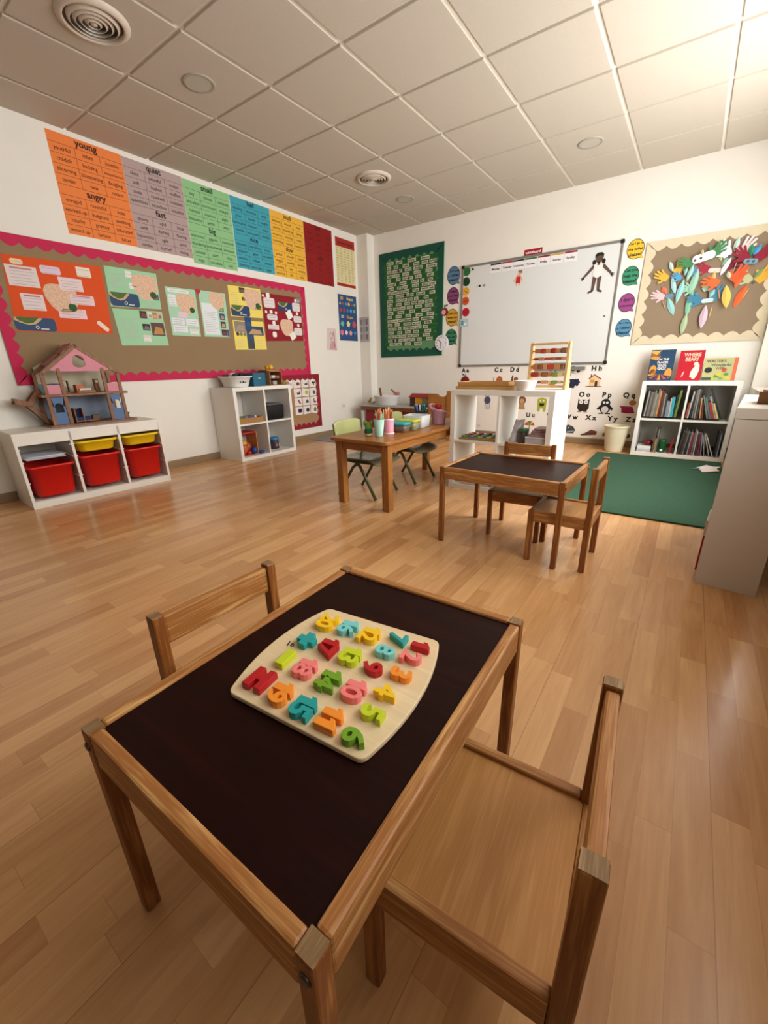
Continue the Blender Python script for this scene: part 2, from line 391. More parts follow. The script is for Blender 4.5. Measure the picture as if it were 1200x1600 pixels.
def tf(x, y, u=(.13, -.99), v=(.99, .13)): return Fr((x, y, 0), (u[0], u[1], 0), (v[0], v[1], 0))
MB().text('16', Fr((-.531, .417, 0), (.93, .36, 0), (-.36, .93, 0)), 0, 0, .018, ZT+.0094, bold=True).build('lettering', INK, pz)
GX3 = glyphs(.03, 3)
COL = dict(r='b5121c', p='ef7f7c', o='f2902a', y='f3c41a', l='c3d221', g='6f9f22', t='1c9a98', b='78cbc9')
PM = {k: mat(v, .42, .03, spec=.45) for k, v in COL.items()}
NAMES = dict(r='red', p='pink', o='orange', y='yellow', l='lime', g='green', t='teal', b='light blue')
def solid(mb, st, fr, size, z0, z1, gap=0.0, sy=1.0):
    # thick letters: front, back and side walls from the outline edges
    w = sum((.46 if c == '1' else GX3[c][2])+gap for c in st)-gap; x = -w/2
    for c in st:
        vs, fs, adv = GX3[c]
        if c == '1': vs = [(.14,0),(.40,0),(.40,.72),(.25,.72),(.04,.56),(.04,.38),(.14,.43)]; fs = [tuple(range(7))]; adv = .46
        b = (.36 if c.isdigit() else .33)
        top = [fr.p((x+p[0])*size, (p[1]-b)*size*sy, z1) for p in vs]; bot = [fr.p((x+p[0])*size, (p[1]-b)*size*sy, z0) for p in vs]
        cnt = {}
        for f in fs:
            for i in range(len(f)): cnt[(f[i], f[(i+1) % len(f)])] = 1
        n = len(vs); sides = [(a, n+a, n+bb, bb) for (a, bb) in cnt if (bb, a) not in cnt]
        mb.add(top+bot, [list(f) for f in fs]+[[n+i for i in f][::-1] for f in fs]+sides)
        x += adv+gap
    return mb
POS = {'1': (-.318, .545), '2': (-.316, .509), '3': (-.308, .463), '4': (-.305, .417), '5': (-.298, .371), '6': (-.294, .323), '7': (-.366, .541), '8': (-.364, .497), '9': (-.357, .449), '10': (-.351, .393), '11': (-.344, .328), '12': (-.416, .520), '13': (-.408, .452), '14': (-.399, .386), '15': (-.392, .322), '16': (-.466, .516), '17': (-.459, .449), '18': (-.453, .386), '19': (-.444, .321), '20': (-.514, .506), '+': (-.507, .441), '-': (-.501, .383), '=': (-.497, .323)}
CK = {'1': 'r', '2': 'p', '3': 'o', '4': 'y', '5': 'l', '6': 'g', '7': 't', '8': 'b', '9': 'r', '10': 'p', '11': 'o', '12': 'y', '13': 'l', '14': 'g', '15': 't', '16': 'b', '17': 'r', '18': 'p', '19': 'o', '20': 'y', '+': 't', '-': 'l', '=': 'r'}
for k, (x, y) in POS.items():
    fr = tf(x, y); m = MB(); z0, z1 = ZT+.009, ZT+.022
    w = 1
    if k == '+':
        q = .008; r = .0185; m.prism([(-q,-r),(q,-r),(q,-q),(r,-q),(r,q),(q,q),(q,r),(-q,r),(-q,q),(-r,q),(-r,-q),(-q,-q)], fr, z0, z1)
    elif k == '-': m.prism(rect(-.02, .02, -.009, .009), fr, z0, z1)
    elif k == '=': m.prism([(-.022,-.019),(.022,-.019),(.022,-.005),(.005,-.005),(.005,.005),(.022,.005),(.022,.019),(-.022,.019),(-.022,.005),(-.009,.005),(-.009,-.005),(-.022,-.005)], fr, z0, z1)
    else: solid(m, k, fr, .052, z0, z1, -.09 if k != '11' else -.06, .95)
    nm = {'+': 'plus sign', '-': 'minus sign', '=': 'equals sign'}.get(k, 'number '+k)
    one(m, 'puzzle_piece', PM[CK[k]], '%s wooden %s piece standing in the puzzle board' % (NAMES[CK[k]], nm), 'puzzle piece', 'number puzzle pieces', .0012)

# ---------------------------------------------------------------- cube shelves and the drawer unit
SHW = mat('e6e3dc', .38, .015); SHIN = SHW
def cube_shelf(W, H, Dp, label, loc, rz, cols=2, rows=2):
    t = thing('cube_shelf', label, 'shelf', (0,0,0), 'white cube shelves')
    o, i = .036, .017; hw, hd = W/2, Dp/2
    MB().box(-hw, hw, -hd, hd, H-o, H).build('top_panel', SHW, t, .001)
    MB().box(-hw, hw, -hd, hd, 0, o).build('bottom_panel', SHW, t, .001)
    for s in (-1, 1):
        x0, x1 = sorted((s*hw, s*(hw-o))); MB().box(x0, x1, -hd, hd, o, H-o).build('side_panel', SHW, t, .001)
    for r in range(1, rows):
        z = o+(H-2*o)*r/rows; MB().box(-hw+o, hw-o, -hd+.001, hd-.001, z-i/2, z+i/2).build('shelf', SHIN, t)
        for c in range(1, cols):
            x = -hw+o+(W-2*o)*c/cols
            for k in range(rows): 
                z0 = o if k == 0 else z+i/2; z1 = z-i/2 if k == 0 else H-o
                MB().box(x-i/2, x+i/2, -hd+.001, hd-.001, z0, z1).build('divider', SHIN, t)
    t.location = loc; t.rotation_euler = (0,0,rz)
    return t
KL = cube_shelf(.768, .75, .39, 'white cube shelf against the left wall holding toys, white tub on top', (-3.908, 2.981, 0), PI/2)
KC = cube_shelf(.748, .745, .385, 'white see-through cube shelf in mid room with the abacus on top', (-1.063, 3.065, 0), -.02)
KB = cube_shelf(.765, .725, .39, 'white cube shelf full of picture books by the back wall', (-.003, 5.117, 0), 0)
# white cabinet by the right wall, turned slightly
cm = mat('d9d1c6', .45, .02); CAX, CAY, CAR = .163, 2.071, -.10
t = thing('cabinet', 'white cabinet seen from its plain end by the right wall', 'cabinet')
MB().box(0, .205, 0, .036, 0, .70).build('end_panel', cm, t, .001)
MB().box(0, .205, .744, .78, 0, .70).build('end_panel', cm, t, .001)
MB().box(-.003, .205, -.002, .782, .7015, .742).build('top_panel', cm, t, .0015)
MB().box(.003, .205, .036, .744, 0, .035).build('bottom_panel', cm, t, .001)
MB().box(.003, .195, .036, .744, .36, .378).build('shelf', cm, t, .001)
MB().box(.003, .195, .381, .397, .035, .36).build('divider', cm, t, .001)
MB().box(.196, .204, .036, .744, .035, .70).build('back_panel', cm, t)
t.location = (CAX, CAY, 0); t.rotation_euler = (0, 0, CAR)
MC = Matrix.Translation((CAX, CAY, 0)) @ Matrix.Rotation(CAR, 4, 'Z')
def cpt(x, y, z=0): return tuple(MC @ Vector((x, y, z)))
bk = thing('storage_box', 'red and white box on the lowest shelf of the white cabinet by the right wall', 'box', cpt(.06, .15, .0355))
MB().box(-.008, .11, .05, .24, .0355, .20).move(MC).build('carton', mat('a01c1c', .5), bk, .002)
MB().box(-.010, .112, .048, .242, .2002, .27).move(MC).build('lid', mat('d8cfc4', .5), bk, .002)
wbx = thing('wooden_box', 'small open wooden box of bits on the cabinet by the right wall', 'box', cpt(.12, .27, .7425))
wm = wood('b58a5c', '8d6238', 'X', 1.5, .5); Q = .7425
for a_ in ((.05, .19, .20, .21, Q, .79), (.05, .19, .35, .36, Q, .79), (.05, .06, .21, .35, Q, .79), (.18, .19, .21, .35, Q, .79)): MB().box(*a_).move(MC).build('side', wm, wbx)
MB().box(.06, .18, .21, .35, Q, Q+.006).move(MC).build('bottom', wm, wbx)
for i, (x, y) in enumerate([(.085, .238), (.115, .30), (.15, .24), (.155, .315)]):
    one(MB().cbox(cpt(x, y, Q+.0067+.0225), (.036, .034, .045), .25*(i-1.5)), 'wooden_block', mat(['7a3b2c', 'a65a40', '5c3a2c', '8a4a3a'][i], .6), ['brown block nearest the front in the small wooden box', 'reddish block at the back in the small wooden box', 'dark block by the wall side in the small wooden box', 'maroon block at the rear wall side of the small wooden box'][i], 'toy block', 'blocks in the small wooden box', .004)
bc = cpt(.155, .12); bsk = thing('wicker_basket', 'dark brown wicker basket beside the small wooden box on the cabinet', 'basket', (bc[0], bc[1], Q))
b = MB(); prof = []
for k in range(15): prof.append((.046+.012*math.sin(k/14*PI*.7)+(.0025 if k % 2 else -.0015), Q+.0105*k))
b.lathe(prof, (bc[0], bc[1], 0), 28, cap1=False); b.lathe([(r-.006, z) for r, z in prof[::-1]], (bc[0], bc[1], 0), 28, cap0=False)
b.build('weave', mat('3a2218', .7, .25, 60, bump=.5), bsk)
MB().tube([(bc[0]+.056*math.cos(a*PI/12), bc[1]+.056*math.sin(a*PI/12), Q+.15) for a in range(25)], .006, 8).build('rim', mat('2c1912', .7, .2, 60), bsk)

# drawer unit with red and yellow tubs
TRW = mat('e9e4da', .42, .015)
tr = thing('drawer_unit', 'low white drawer unit of red and yellow tubs by the left wall', 'storage unit', (0,0,0))
W, H, Dp = .985, .54, .44; hw, hd = W/2, Dp/2; s = .018
for sx in (-1, 1):
    x0, x1 = sorted((sx*hw, sx*(hw-s))); MB().box(x0, x1, -hd, hd, 0, H-.018).build('side_panel', TRW, tr, .001)
MB().box(-hw, hw, -hd, hd, H-.018, H).build('top_panel', TRW, tr, .001)
MB().box(-hw+s, hw-s, -hd+.002, -hd+.02, H-.085, H-.018).build('front_rail', TRW, tr, .001)
MB().box(-hw+s, hw-s, -hd+.002, -hd+.02, 0, .05).build('plinth', TRW, tr, .001)
MB().box(-hw+s, hw-s, -hd+.02, hd-.01, .04, .052).build('bottom_panel', TRW, tr)
MB().box(-hw+s, hw-s, hd-.01, hd-.004, .052, H-.018).build('back_panel', TRW, tr)
cw = (W-2*s-2*.018)/3; cx = [-hw+s+cw/2+k*(cw+.018) for k in range(3)]
for k in (0, 1):
    x = cx[k]+cw/2; MB().box(x, x+.018, -hd+.002, hd-.01, .052, H-.018).build('divider', TRW, tr, .001)
for k in range(3):
    for sx in (-1, 1):
        for z in (.19, .34, .43):
            x0, x1 = sorted((cx[k]+sx*cw/2, cx[k]+sx*(cw/2-.008))); MB().box(x0, x1, -hd+.01, hd-.03, z-.006, z).build('runner', TRW, tr)
TR_LOC, TR_RZ = (-3.885, 1.305, 0), PI/2-.05
tr.location = TR_LOC; tr.rotation_euler = (0,0,TR_RZ)
MT = Matrix.Translation(TR_LOC) @ Matrix.Rotation(TR_RZ, 4, 'Z')
def tub(k, z0, z1, col, label, y=-.235):
    w = cw/2-.012; m = MB(); d = .2; c = (cx[k], y+d)
    m.rr([(z0, w-.03, d-.025, .045), (z0+.006, w-.024, d-.019, .05), (z1-.016, w-.012, d-.01, .04), (z1-.016, w, d, .03), (z1, w, d, .03), (z1, w-.008, d-.01, .03), (z1-.004, w-.015, d-.014, .04), (z0+.012, w-.027, d-.023, .045)], 6, None, c=c)
    one(m.move(MT), 'storage_tub', mat(col, .38, .03, spec=.45), label, 'tub', 'tubs in the drawer unit')
tub(0, .075, .30, 'd41a12', 'deep red tub in the left bay of the drawer unit, under loose papers')
tub(1, .085, .325, 'd41a12', 'deep red tub in the middle bay below a yellow tub')
tub(2, .085, .325, 'd41a12', 'deep red tub in the right bay below a yellow tub')
tub(1, .355, .437, 'efc618', 'shallow yellow tub in the middle bay of the drawer unit')
tub(2, .355, .437, 'efc618', 'shallow yellow tub in the right bay of the drawer unit')
pp = MB()
for i in range(7):
    pp.cbox((cx[0]+.004*random.uniform(-1,1), .0+.012*random.uniform(-1,1), .343+i*.003), (.235, .32, .0022), random.uniform(-.05,.05))
one(pp.move(MT), 'paper_stack', mat('dfe2ea', .8, .02), 'loose stack of white papers above the left red tub', 'papers')
# ---------------------------------------------------------------- left wall: word posters
def flat(name, label, cat, fr, pts, col, d=.0012, d0=0, group=None, rough=.8, m=None):
    # a flat sheet on a wall: the thing and its sheet
    a = sum(p[0] for p in pts)/len(pts); b = min(p[1] for p in pts)
    t = thing(name, label, cat, fr.p(a, b, d0), group)
    MB().prism(pts, fr, d0-(.0004 if d0 == 0 else 0), d0+d).build('sheet', m or mat(col, rough, .02), t)
    return t
def word_poster(y0, y1, z0, z1, col, ink, titles, words, label):
    t = flat('word_poster', label, 'poster', LW, rect(y0, y1, z0, z1), col, group='coloured word posters under the ceiling')
    h = (z1-z0)/10; w = (y1-y0)/3; d = .0016; L = MB(); T = MB(); lw = .0022
    im = mat(ink, .7, .02)
    for k in range(1, 10): L.prism(rect(y0, y1, z1-k*h-lw/2, z1-k*h+lw/2), LW, .0012, d)
    for b in range(2):
        for c in (1, 2): L.prism(rect(y0+c*w-lw/2, y0+c*w+lw/2, z1-(b*5+5)*h, z1-(b*5+1)*h), LW, .0012, d)
        T.text(titles[b], LW, (y0+y1)/2, z1-(b*5+.72)*h, .062, d, bold=True)
        for i, wd_ in enumerate(words[b].split('/')):
            r, c = divmod(i, 3); s = .036 if len(wd_) < 10 else .036*10/len(wd_)
            T.text(wd_, LW, y0+(c+.5)*w, z1-(b*5+1+r+.66)*h, s, d, sx=.92)
    L.build('ruled_lines', im, t); T.build('lettering', im, t)
word_poster(1.62, 2.132, 1.943, 2.592, 'e8813f', '40180c', ('young', 'angry'), ('youthful/infant/juvenile/childish/budding/inexperienced/blooming/blossoming/fledgling/tender/new/recent', 'enraged/resentful/irate/worked up/indignant/seething/touchy/grumpy/infuriated/wound up/furious/bitter'), 'orange word poster headed young and angry, nearest the camera')
word_poster(2.134, 2.645, 1.94, 2.588, 'b09a97', '2a1c1c', ('quiet', 'fast'), ('silent/peaceful/muted/soft/hushed/muffled/mute/reserved/noiseless/speechless/soundless/inaudible', 'speedy/rapid/brisk/swift/dashing/fleeting/hypersonic/agile/quick/nimble/hurried/racing'), 'greyish lilac word poster headed quiet and fast')
word_poster(2.648, 3.143, 1.905, 2.583, '8cc088', '18301c', ('small', 'big'), ('tiny/minute/miniature/pint-sized/microscopic/meagre/reduced/insignificant/slight/diminutive/petite/teeny', 'enormous/gigantic/mammoth/thundering/monumental/immense/colossal/giant/large/huge/incredible/vast'), 'green word poster headed small and big')
word_poster(3.149, 3.653, 1.942, 2.582, '3f9fb0', '12303a', ('bad', 'nice'), ('appalling/atrocious/awful/gross/beastly/naughty/horrendous/hideous/nasty/horrible/unacceptable/dreadful', 'enjoyable/marvellous/lovely/delightful/great/wonderful/excellent/brilliant/pleasant/charming/pleasurable/super'), 'blue word poster headed bad and nice')
word_poster(3.656, 4.162, 1.937, 2.582, 'e9b23c', '4a3010', ('loud', 'slow'), ('deafening/intense/noisy/piercing/thundering/blaring/ear-piercing/booming/rowdy/resounding/roaring/boisterous', 'gradual/leisurely/relaxed/sluggish/crawling/dawdling/plodding/lazy/creeping/unhurried/idle/slack'), 'yellow word poster headed loud and slow')
word_poster(4.165, 4.662, 1.94, 2.578, '8e1414', '4e0808', ('hot', 'cold'), ('boiling/baking/warm/scorching/blazing/roasting/burning/sizzling/heated/blistering/searing/torrid', 'freezing/chilly/icy/frosty/bitter/arctic/frozen/wintry/cool/glacial/polar/nippy'), 'dark red word poster with near invisible dark lettering')
t = flat('word_list_poster', 'tall cream word list with red header next to the corner column', 'poster', LW, rect(4.726, 5.12, 1.968, 2.535), 'ddd1a0')
MB().prism(rect(4.726, 5.12, 2.435, 2.5355), LW, .0012, .0016).build('header', mat('a82822', .7), t)
MB().prism(rect(4.726, 5.12, 1.968, 2.005), LW, .0012, .0016).build('footer', mat('a82822', .7), t)
T = MB(); T.text('summer words', LW, 4.923, 2.465, .055, .002, bold=True, sx=.92); T.build('title', mat('5c120e', .7), t)
T = MB(); sw = 'sun sea sand beach swim ice hot shell crab wave boat hat fan fish surf kite tent park picnic shade lolly bucket spade towel pool sky sail pier coast tide juice melon'.split()
for c in range(5):
    for r in range(14): T.text(sw[(c*14+r) % len(sw)], LW, 4.74+c*.076, 2.405-r*.0285, .024, .0016, al='l', sx=.9)
T.build('lettering', mat('8a8a50', .8), t)
t = flat('shapes_poster', 'navy poster of flat and solid shapes on the left wall by the column', 'poster', LW, rect(4.722, 5.118, 1.281, 1.866), '2b4f7e')
MB().text('2D', LW, 4.80, 1.805, .05, .0016, bold=True, m=mat('e0b04a', .7)).text('Shapes', LW, 4.97, 1.805, .05, .0016, bold=True, m=mat('e8c56a', .7)).build('title', mat('e0b04a', .7), t)
MB().text('3D', LW, 4.80, 1.575, .05, .0016, bold=True, m=mat('e9e4d0', .7)).text('Shapes', LW, 4.96, 1.575, .05, .0016, bold=True, m=mat('d9963c', .7)).build('title', mat('e0b04a', .7), t)
S = MB(); cs = ['d8d34a', 'c23a4a', '4aa0d0', 'e0c060', 'b8382e', '6fb06a', 'd080a0', '3f78c0']
def poly(n, a, b, r, ph=0): return [(a+r*math.cos(ph+2*PI*i/n), b+r*math.sin(ph+2*PI*i/n)) for i in range(n)]
for i, n in enumerate((3, 4, 5, 20, 4, 6)): S.prism(poly(n, 4.762+i*.062, 1.755, .022, PI/2 if n != 4 else PI/4), LW, .0012, .0018, mat(cs[i], .7))
for i, n in enumerate((5, 6, 7, 8, 20)): S.prism(poly(n, 4.772+i*.072, 1.672, .025, PI/2), LW, .0012, .0018, mat(cs[(i*3+1) % 8], .7))
for i, n in enumerate((4, 5, 20)): S.prism(poly(n, 4.79+i*.13, 1.5, .042, .3), LW, .0012, .0018, mat(['6fb8a8', 'e6dc9a', 'c0505a'][i], .7))
for i, n in enumerate((20, 4, 5, 3)): S.prism(poly(n, 4.775+i*.095, 1.385, .036, .3), LW, .0012, .0018, mat(['d87090', 'e8dce0', 'd89aa0', '4a90c0'][i], .7))
S.build('printed_shape_pattern', PAPER, t)
t = flat('colouring_sheet', 'small pink scribbled colouring sheet left of the navy poster', 'drawing', LW, [(4.44, 1.15), (4.65, 1.142), (4.648, 1.425), (4.47, 1.43)], 'd9c6c4')
S = MB(); pm = mat('a05c62', .8)
S.tube([LW.p(4.50+.012*math.sin(k*2.1)+.006*k, 1.18+.013*k, .001) for k in range(17)], .003, 5).tube([LW.p(4.60, 1.19+.02*k, .001) for k in range(11)], .006, 5).tube([LW.p(4.545+.03*math.cos(k*.5), 1.33+.04*math.sin(k*.5), .001) for k in range(13)], .003, 5)
S.prism([(4.5,1.16),(4.64,1.155),(4.62,1.24),(4.56,1.27),(4.52,1.2)], LW, .001, .0015, mat('c79a9c', .8)); S.build('pencil_drawing', pm, t)
CF = Fr((0, 5.17, 0), (1,0,0), (0,0,1))
t = flat('photo_sheet', 'grey photo sheet stuck round the front of the corner column', 'photo', CF, rect(-4.105, -3.93, 1.27, 1.60), 'b9b4b4')
S = MB()
for i in range(9): S.prism(rect(-4.09+.05*(i % 3), -4.055+.05*(i % 3), 1.30+.1*(i//3)+.01*(i % 2), 1.37+.1*(i//3)), CF, .0012, .0016, mat(['8f8b8c', 'a5a1a1', '7c797c'][i % 3], .8))
S.build('photo_print', PAPER, t)
t = thing('wall_socket', 'white wall socket low on the left wall near the corner', 'socket', LW.p(4.716, .338))
MB().prism(rrect(4.674, 4.757, .345, .43, .012), LW, 0, .01).build('cover_plate', WHITE, t, .002)
MB().lathe([(.022, .004), (.022, .0105)], n=20).move(Matrix.Translation(LW.p(4.716, .387)) @ Matrix.Rotation(PI/2, 4, 'Y')).build('outlet', mat('bcb8b2', .5), t)

# ---------------------------------------------------------------- display boards with scalloped borders
def border(mb, fr, a0, a1, b0, b1, w, amp, wl, d0, d1, jag=False, m=None, phase=0):
    def side(p, q, n_in):
        L = math.hypot(q[0]-p[0], q[1]-p[1]); k = max(2, round(L/wl)); N = k*8
        u = ((q[0]-p[0])/L, (q[1]-p[1])/L)
        o, inn = [], []
        for i in range(N+1):
            s = i/N; s2 = w*.9+(L-2*w*.9)*s
            ww = w+amp*(abs(math.sin(PI*s*k+phase)) if not jag else (1-abs(2*((s*k+.5) % 1)-1)))
            o.append((p[0]+u[0]*L*s, p[1]+u[1]*L*s)); inn.append((p[0]+u[0]*s2+n_in[0]*ww, p[1]+u[1]*s2+n_in[1]*ww))
        for i in range(N): mb.prism([o[i], o[i+1], inn[i+1], inn[i]], fr, d0, d1, m)
    side((a0,b0), (a1,b0), (0,1)); side((a1,b0), (a1,b1), (-1,0)); side((a1,b1), (a0,b1), (0,-1)); side((a0,b1), (a0,b0), (1,0))
KRAFT = mat('917858', .85, .07, 5)
pb = thing('display_board', 'large brown paper board with wavy crimson border on the left wall', 'display board', LW.p(2.55, .848), 'display boards')
MB().prism(rect(1.03, 4.085, .847, 1.862), LW, 0, .012).build('backing_paper', KRAFT, pb)
b = MB(); border(b, LW, 1.025, 4.09, .845, 1.865, .05, .03, .107, .012, .0135); b.build('border_frame', mat('c01f4d', .75, .04), pb)
sb = thing('display_board', 'small brown paper board with dark red border behind the toy shelf', 'display board', LW.p(3.9, .16), 'display boards')
MB().prism(rect(3.46, 4.236, .16, .848), LW, 0, .01).build('backing_paper', mat('a17d58', .85, .06, 5), sb)
b = MB(); border(b, LW, 3.46, 4.236, .16, .848, .04, .035, .1, .01, .0115); b.build('border_frame', mat('8a1428', .75, .04), sb)
CMAP = mat('dcb89c', .8, .38, 60)
GREEN = mat('2f5a2c', .8, .3, 80)
def city_map(t, c, r, d, blob=True):
    pts = [(c[0]+r*math.cos(a)*(1+.08*math.sin(3*a)), c[1]+r*math.sin(a)) for a in [2*PI*i/18 for i in range(18)]]
    pts = [(min(p[0], c[0]+r*.9), min(p[1], c[1]+r*.75)) for p in pts]
    m = MB().prism(pts, LW, d, d+.0008)
    if blob: m.prism(circ(c[0]+r*.48, c[1]-r*.6, r*.26, 12), LW, d+.0008, d+.0012, GREEN)
    m.build('map_cutout', CMAP, t)
def leaflet(t, y0, y1, z0, z1, d):
    w, h = y1-y0, z1-z0; m = MB()
    m.prism(rrect(y0, y1, z0, z1, min(w, h)*.22), LW, d, d+.0006, mat('1f3f66', .6))
    m.prism([(y0+w*x, z0+h*z) for x, z in ((.02,.98),(.0,.75),(.15,.55),(.35,.42),(.5,.5),(.62,.75),(.7,.97))], LW, d+.0006, d+.0009, mat('c7ab82', .7))
    m.prism([(y0+w*x, z0+h*z) for x, z in ((.04,.97),(.12,.7),(.3,.52),(.45,.6),(.6,.97))], LW, d+.0009, d+.0012, mat('4d6a2c', .7, .25, 60))
    n = 16; ro, ri = h*.12, h*.075; a, b = y0+w*.52, z0+h*.27
    for i in range(n):
        p, q = 2*PI*i/n, 2*PI*(i+1)/n
        m.prism([(a+ri*math.cos(p), b+ri*math.sin(p)), (a+ro*math.cos(p), b+ro*math.sin(p)), (a+ro*math.cos(q), b+ro*math.sin(q)), (a+ri*math.cos(q), b+ri*math.sin(q))], LW, d+.0006, d+.0009, PAPER)
    m.prism(rect(y0+w*.6, y0+w*.8, z0+h*.13, z0+h*.2), LW, d+.0006, d+.0009, PAPER)
    m.build('printed_leaflet', PAPER, t)
GREY = mat('b9b2b4', .8, .02)
def slip(t, y0, y1, z0, z1, d, col='e6d8d6', head=None, lines=4, name='paper_slip', skew=0, r=0):
    pts = rrect(y0, y1, z0, z1, r) if r else [(y0, z0), (y1, z0-skew), (y1, z1-skew), (y0, z1)]
    m = MB().prism(pts, LW, d, d+.0006, mat(col, .8, .02))
    h = z1-z0; w = y1-y0
    if head: m.prism(rect(y0+w*.15, y1-w*.15, z1-h*.17, z1-h*.09), LW, d+.0006, d+.0008, mat(head, .8))
    for i in range(lines):
        z = z1-h*(.28+.62*i/max(1, lines-1)) if lines > 1 else (z0+z1)/2
        m.prism(rect(y0+w*.1, y1-w*(.1+.16*((i*7) % 3)/2), z-.0022, z+.0018), LW, d+.0006, d+.0008, GREY)
    m.build(name, PAPER, t)
def photo(t, y0, y1, z0, z1, d, cols):
    m = MB().prism(rect(y0, y1, z0, z1), LW, d, d+.0006, mat(cols[0], .6, .25, 40))
    h = z1-z0
    m.prism([(y0+(y1-y0)*.1, z0+h*.1), (y1-(y1-y0)*.08, z0+h*.12), (y1-(y1-y0)*.2, z0+h*.62), (y0+(y1-y0)*.35, z0+h*.7)], LW, d+.0006, d+.0009, mat(cols[1], .6, .2, 40))
    m.build('photograph', PAPER, t)
D0 = .0122
# orange poster of town facts
t = flat('project_poster', 'bright orange project poster with pink text slips, leftmost on the board', 'poster', LW, [(1.114, 1.226), (1.765, 1.236), (1.79, 1.742), (1.15, 1.726)], 'd8501a', .0012, D0, 'pupil project posters')
D1 = D0+.0013
city_map(t, (1.46, 1.485), .115, D1)
slip(t, 1.150, 1.335, 1.53, 1.665, D1+.001, 'dfd2d0', 'c08088', 5); slip(t, 1.46, 1.62, 1.535, 1.625, D1+.001, 'e6d2d4', None, 4)
slip(t, 1.51, 1.68, 1.44, 1.51, D1+.001, 'e4ccd2', 'b05a7a', 3); slip(t, 1.195, 1.335, 1.375, 1.485, D1, 'e2d4d6', 'c06a80', 4); slip(t, 1.41, 1.60, 1.335, 1.405, D1, 'e8ccd4', 'd8b060', 3)
slip(t, 1.60, 1.70, 1.645, 1.715, D1, 'e6dfd0', None, 2); slip(t, 1.36, 1.49, 1.635, 1.69, D1, 'dcc8da', None, 2, r=.015)
slip(t, 1.19, 1.265, 1.672, 1.708, D1, 'e6d3a8', None, 1, r=.016)
m = MB(); m.prism(rot2(rrect(-.05, .05, -.017, .017, .016), (1.705, 1.29), -.75), LW, D1, D1+.0006, mat('ead8c4', .8)); m.build('paper_slip', PAPER, t)
leaflet(t, 1.115, 1.37, 1.232, 1.325, D1)
# four green sheets
LT = '9fd0a8'
t = flat('project_poster', 'upper pale green project sheet with map, right of the orange poster', 'poster', LW, [(1.80, 1.450), (2.232, 1.462), (2.24, 1.753), (1.812, 1.754)], LT, .0012, D0, 'pupil project posters')
city_map(t, (2.125, 1.64), .115, D1); slip(t, 1.83, 1.965, 1.59, 1.745, D1, LT, None, 7); slip(t, 1.97, 2.02, 1.69, 1.74, D1, 'e6e6e0', None, 1); slip(t, 1.985, 2.05, 1.605, 1.65, D1, 'e6e6e0', None, 1)
leaflet(t, 1.805, 2.045, 1.458, 1.565, D1); photo(t, 2.165, 2.225, 1.535, 1.58, D1, ('2f5680', '8a6a5a')); slip(t, 2.06, 2.2, 1.47, 1.53, D1, LT, None, 3)
t = flat('project_poster', 'lower pale green project sheet with food photos under the map sheet', 'poster', LW, [(1.822, 1.143), (2.24, 1.153), (2.23, 1.442), (1.805, 1.436)], LT, .0012, D0, 'pupil project posters')
slip(t, 1.835, 2.0, 1.18, 1.43, D1, LT, None, 11); photo(t, 2.025, 2.085, 1.375, 1.435, D1, ('3a2622', '7a3a34'))
for i, c in enumerate((('d8d4cc', 'a09890'), ('b87a48', 'd8a070'), ('cdb0a0', 'a06048'))): photo(t, 2.095+i*.044, 2.133+i*.044, 1.38, 1.43, D1, c)
photo(t, 2.03, 2.095, 1.275, 1.33, D1, ('1c1820', '7a6a70')); photo(t, 2.105, 2.225, 1.235, 1.345, D1, ('5a3a34', 'b8864a')); slip(t, 2.02, 2.085, 1.18, 1.235, D1, 'e8e4dc', None, 2)
MI = 'a9d3b4'
t = flat('project_poster', 'narrow mint project sheet with white slips, first of the middle pair', 'poster', LW, [(2.297, 1.245), (2.588, 1.245), (2.60, 1.664), (2.301, 1.662)], MI, .0012, D0, 'pupil project posters')
city_map(t, (2.49, 1.54), .1, D1); slip(t, 2.32, 2.53, 1.62, 1.65, D1, 'e2e8e2', None, 1, r=.01); slip(t, 2.315, 2.39, 1.50, 1.60, D1, 'e2e8e6', None, 4)
slip(t, 2.315, 2.44, 1.345, 1.40, D1, 'e2e6ea', None, 3); slip(t, 2.455, 2.58, 1.335, 1.40, D1, 'e2e6ea', None, 3); slip(t, 2.315, 2.46, 1.275, 1.335, D1, 'e2e6ea', None, 3); slip(t, 2.48, 2.57, 1.26, 1.31, D1, 'e6e2e2', None, 2); slip(t, 2.38, 2.48, 1.405, 1.455, D1+.001, 'e6c8d8', None, 1, r=.02)
t = flat('project_poster', 'narrow mint project sheet with a red heart at its corner', 'poster', LW, [(2.631, 1.247), (2.924, 1.252), (2.934, 1.669), (2.633, 1.67)], MI, .0012, D0, 'pupil project posters')
city_map(t, (2.83, 1.60), .09, D1, False); slip(t, 2.645, 2.815, 1.27, 1.56, D1, 'e0e6ea', None, 12)
MB().prism([(2.63+.028*math.sin(a)**3, 1.655+.0018*(13*math.cos(a)-5*math.cos(2*a)-2*math.cos(3*a)-math.cos(4*a))) for a in [-2*PI*i/24 for i in range(24)]], LW, D1, D1+.001).build('paper_heart', mat('b8203a', .7), t)
for i, c in enumerate((('5a7a50', '8aa06a'), ('2a4a70', 'b08a70'), ('4a3630', 'c0a088'), ('3a2430', '803040'))): photo(t, 2.835, 2.895, 1.49-i*.075, 1.55-i*.075, D1, c)
photo(t, 2.898, 2.922, 1.258, 1.325, D1, ('2a4a78', '30588a'))
YE = 'ecd866'
t = flat('project_poster', 'upper yellow project sheet with a map and coast leaflet', 'poster', LW, [(2.975, 1.461), (3.398, 1.469), (3.399, 1.764), (2.98, 1.757)], YE, .0012, D0, 'pupil project posters')
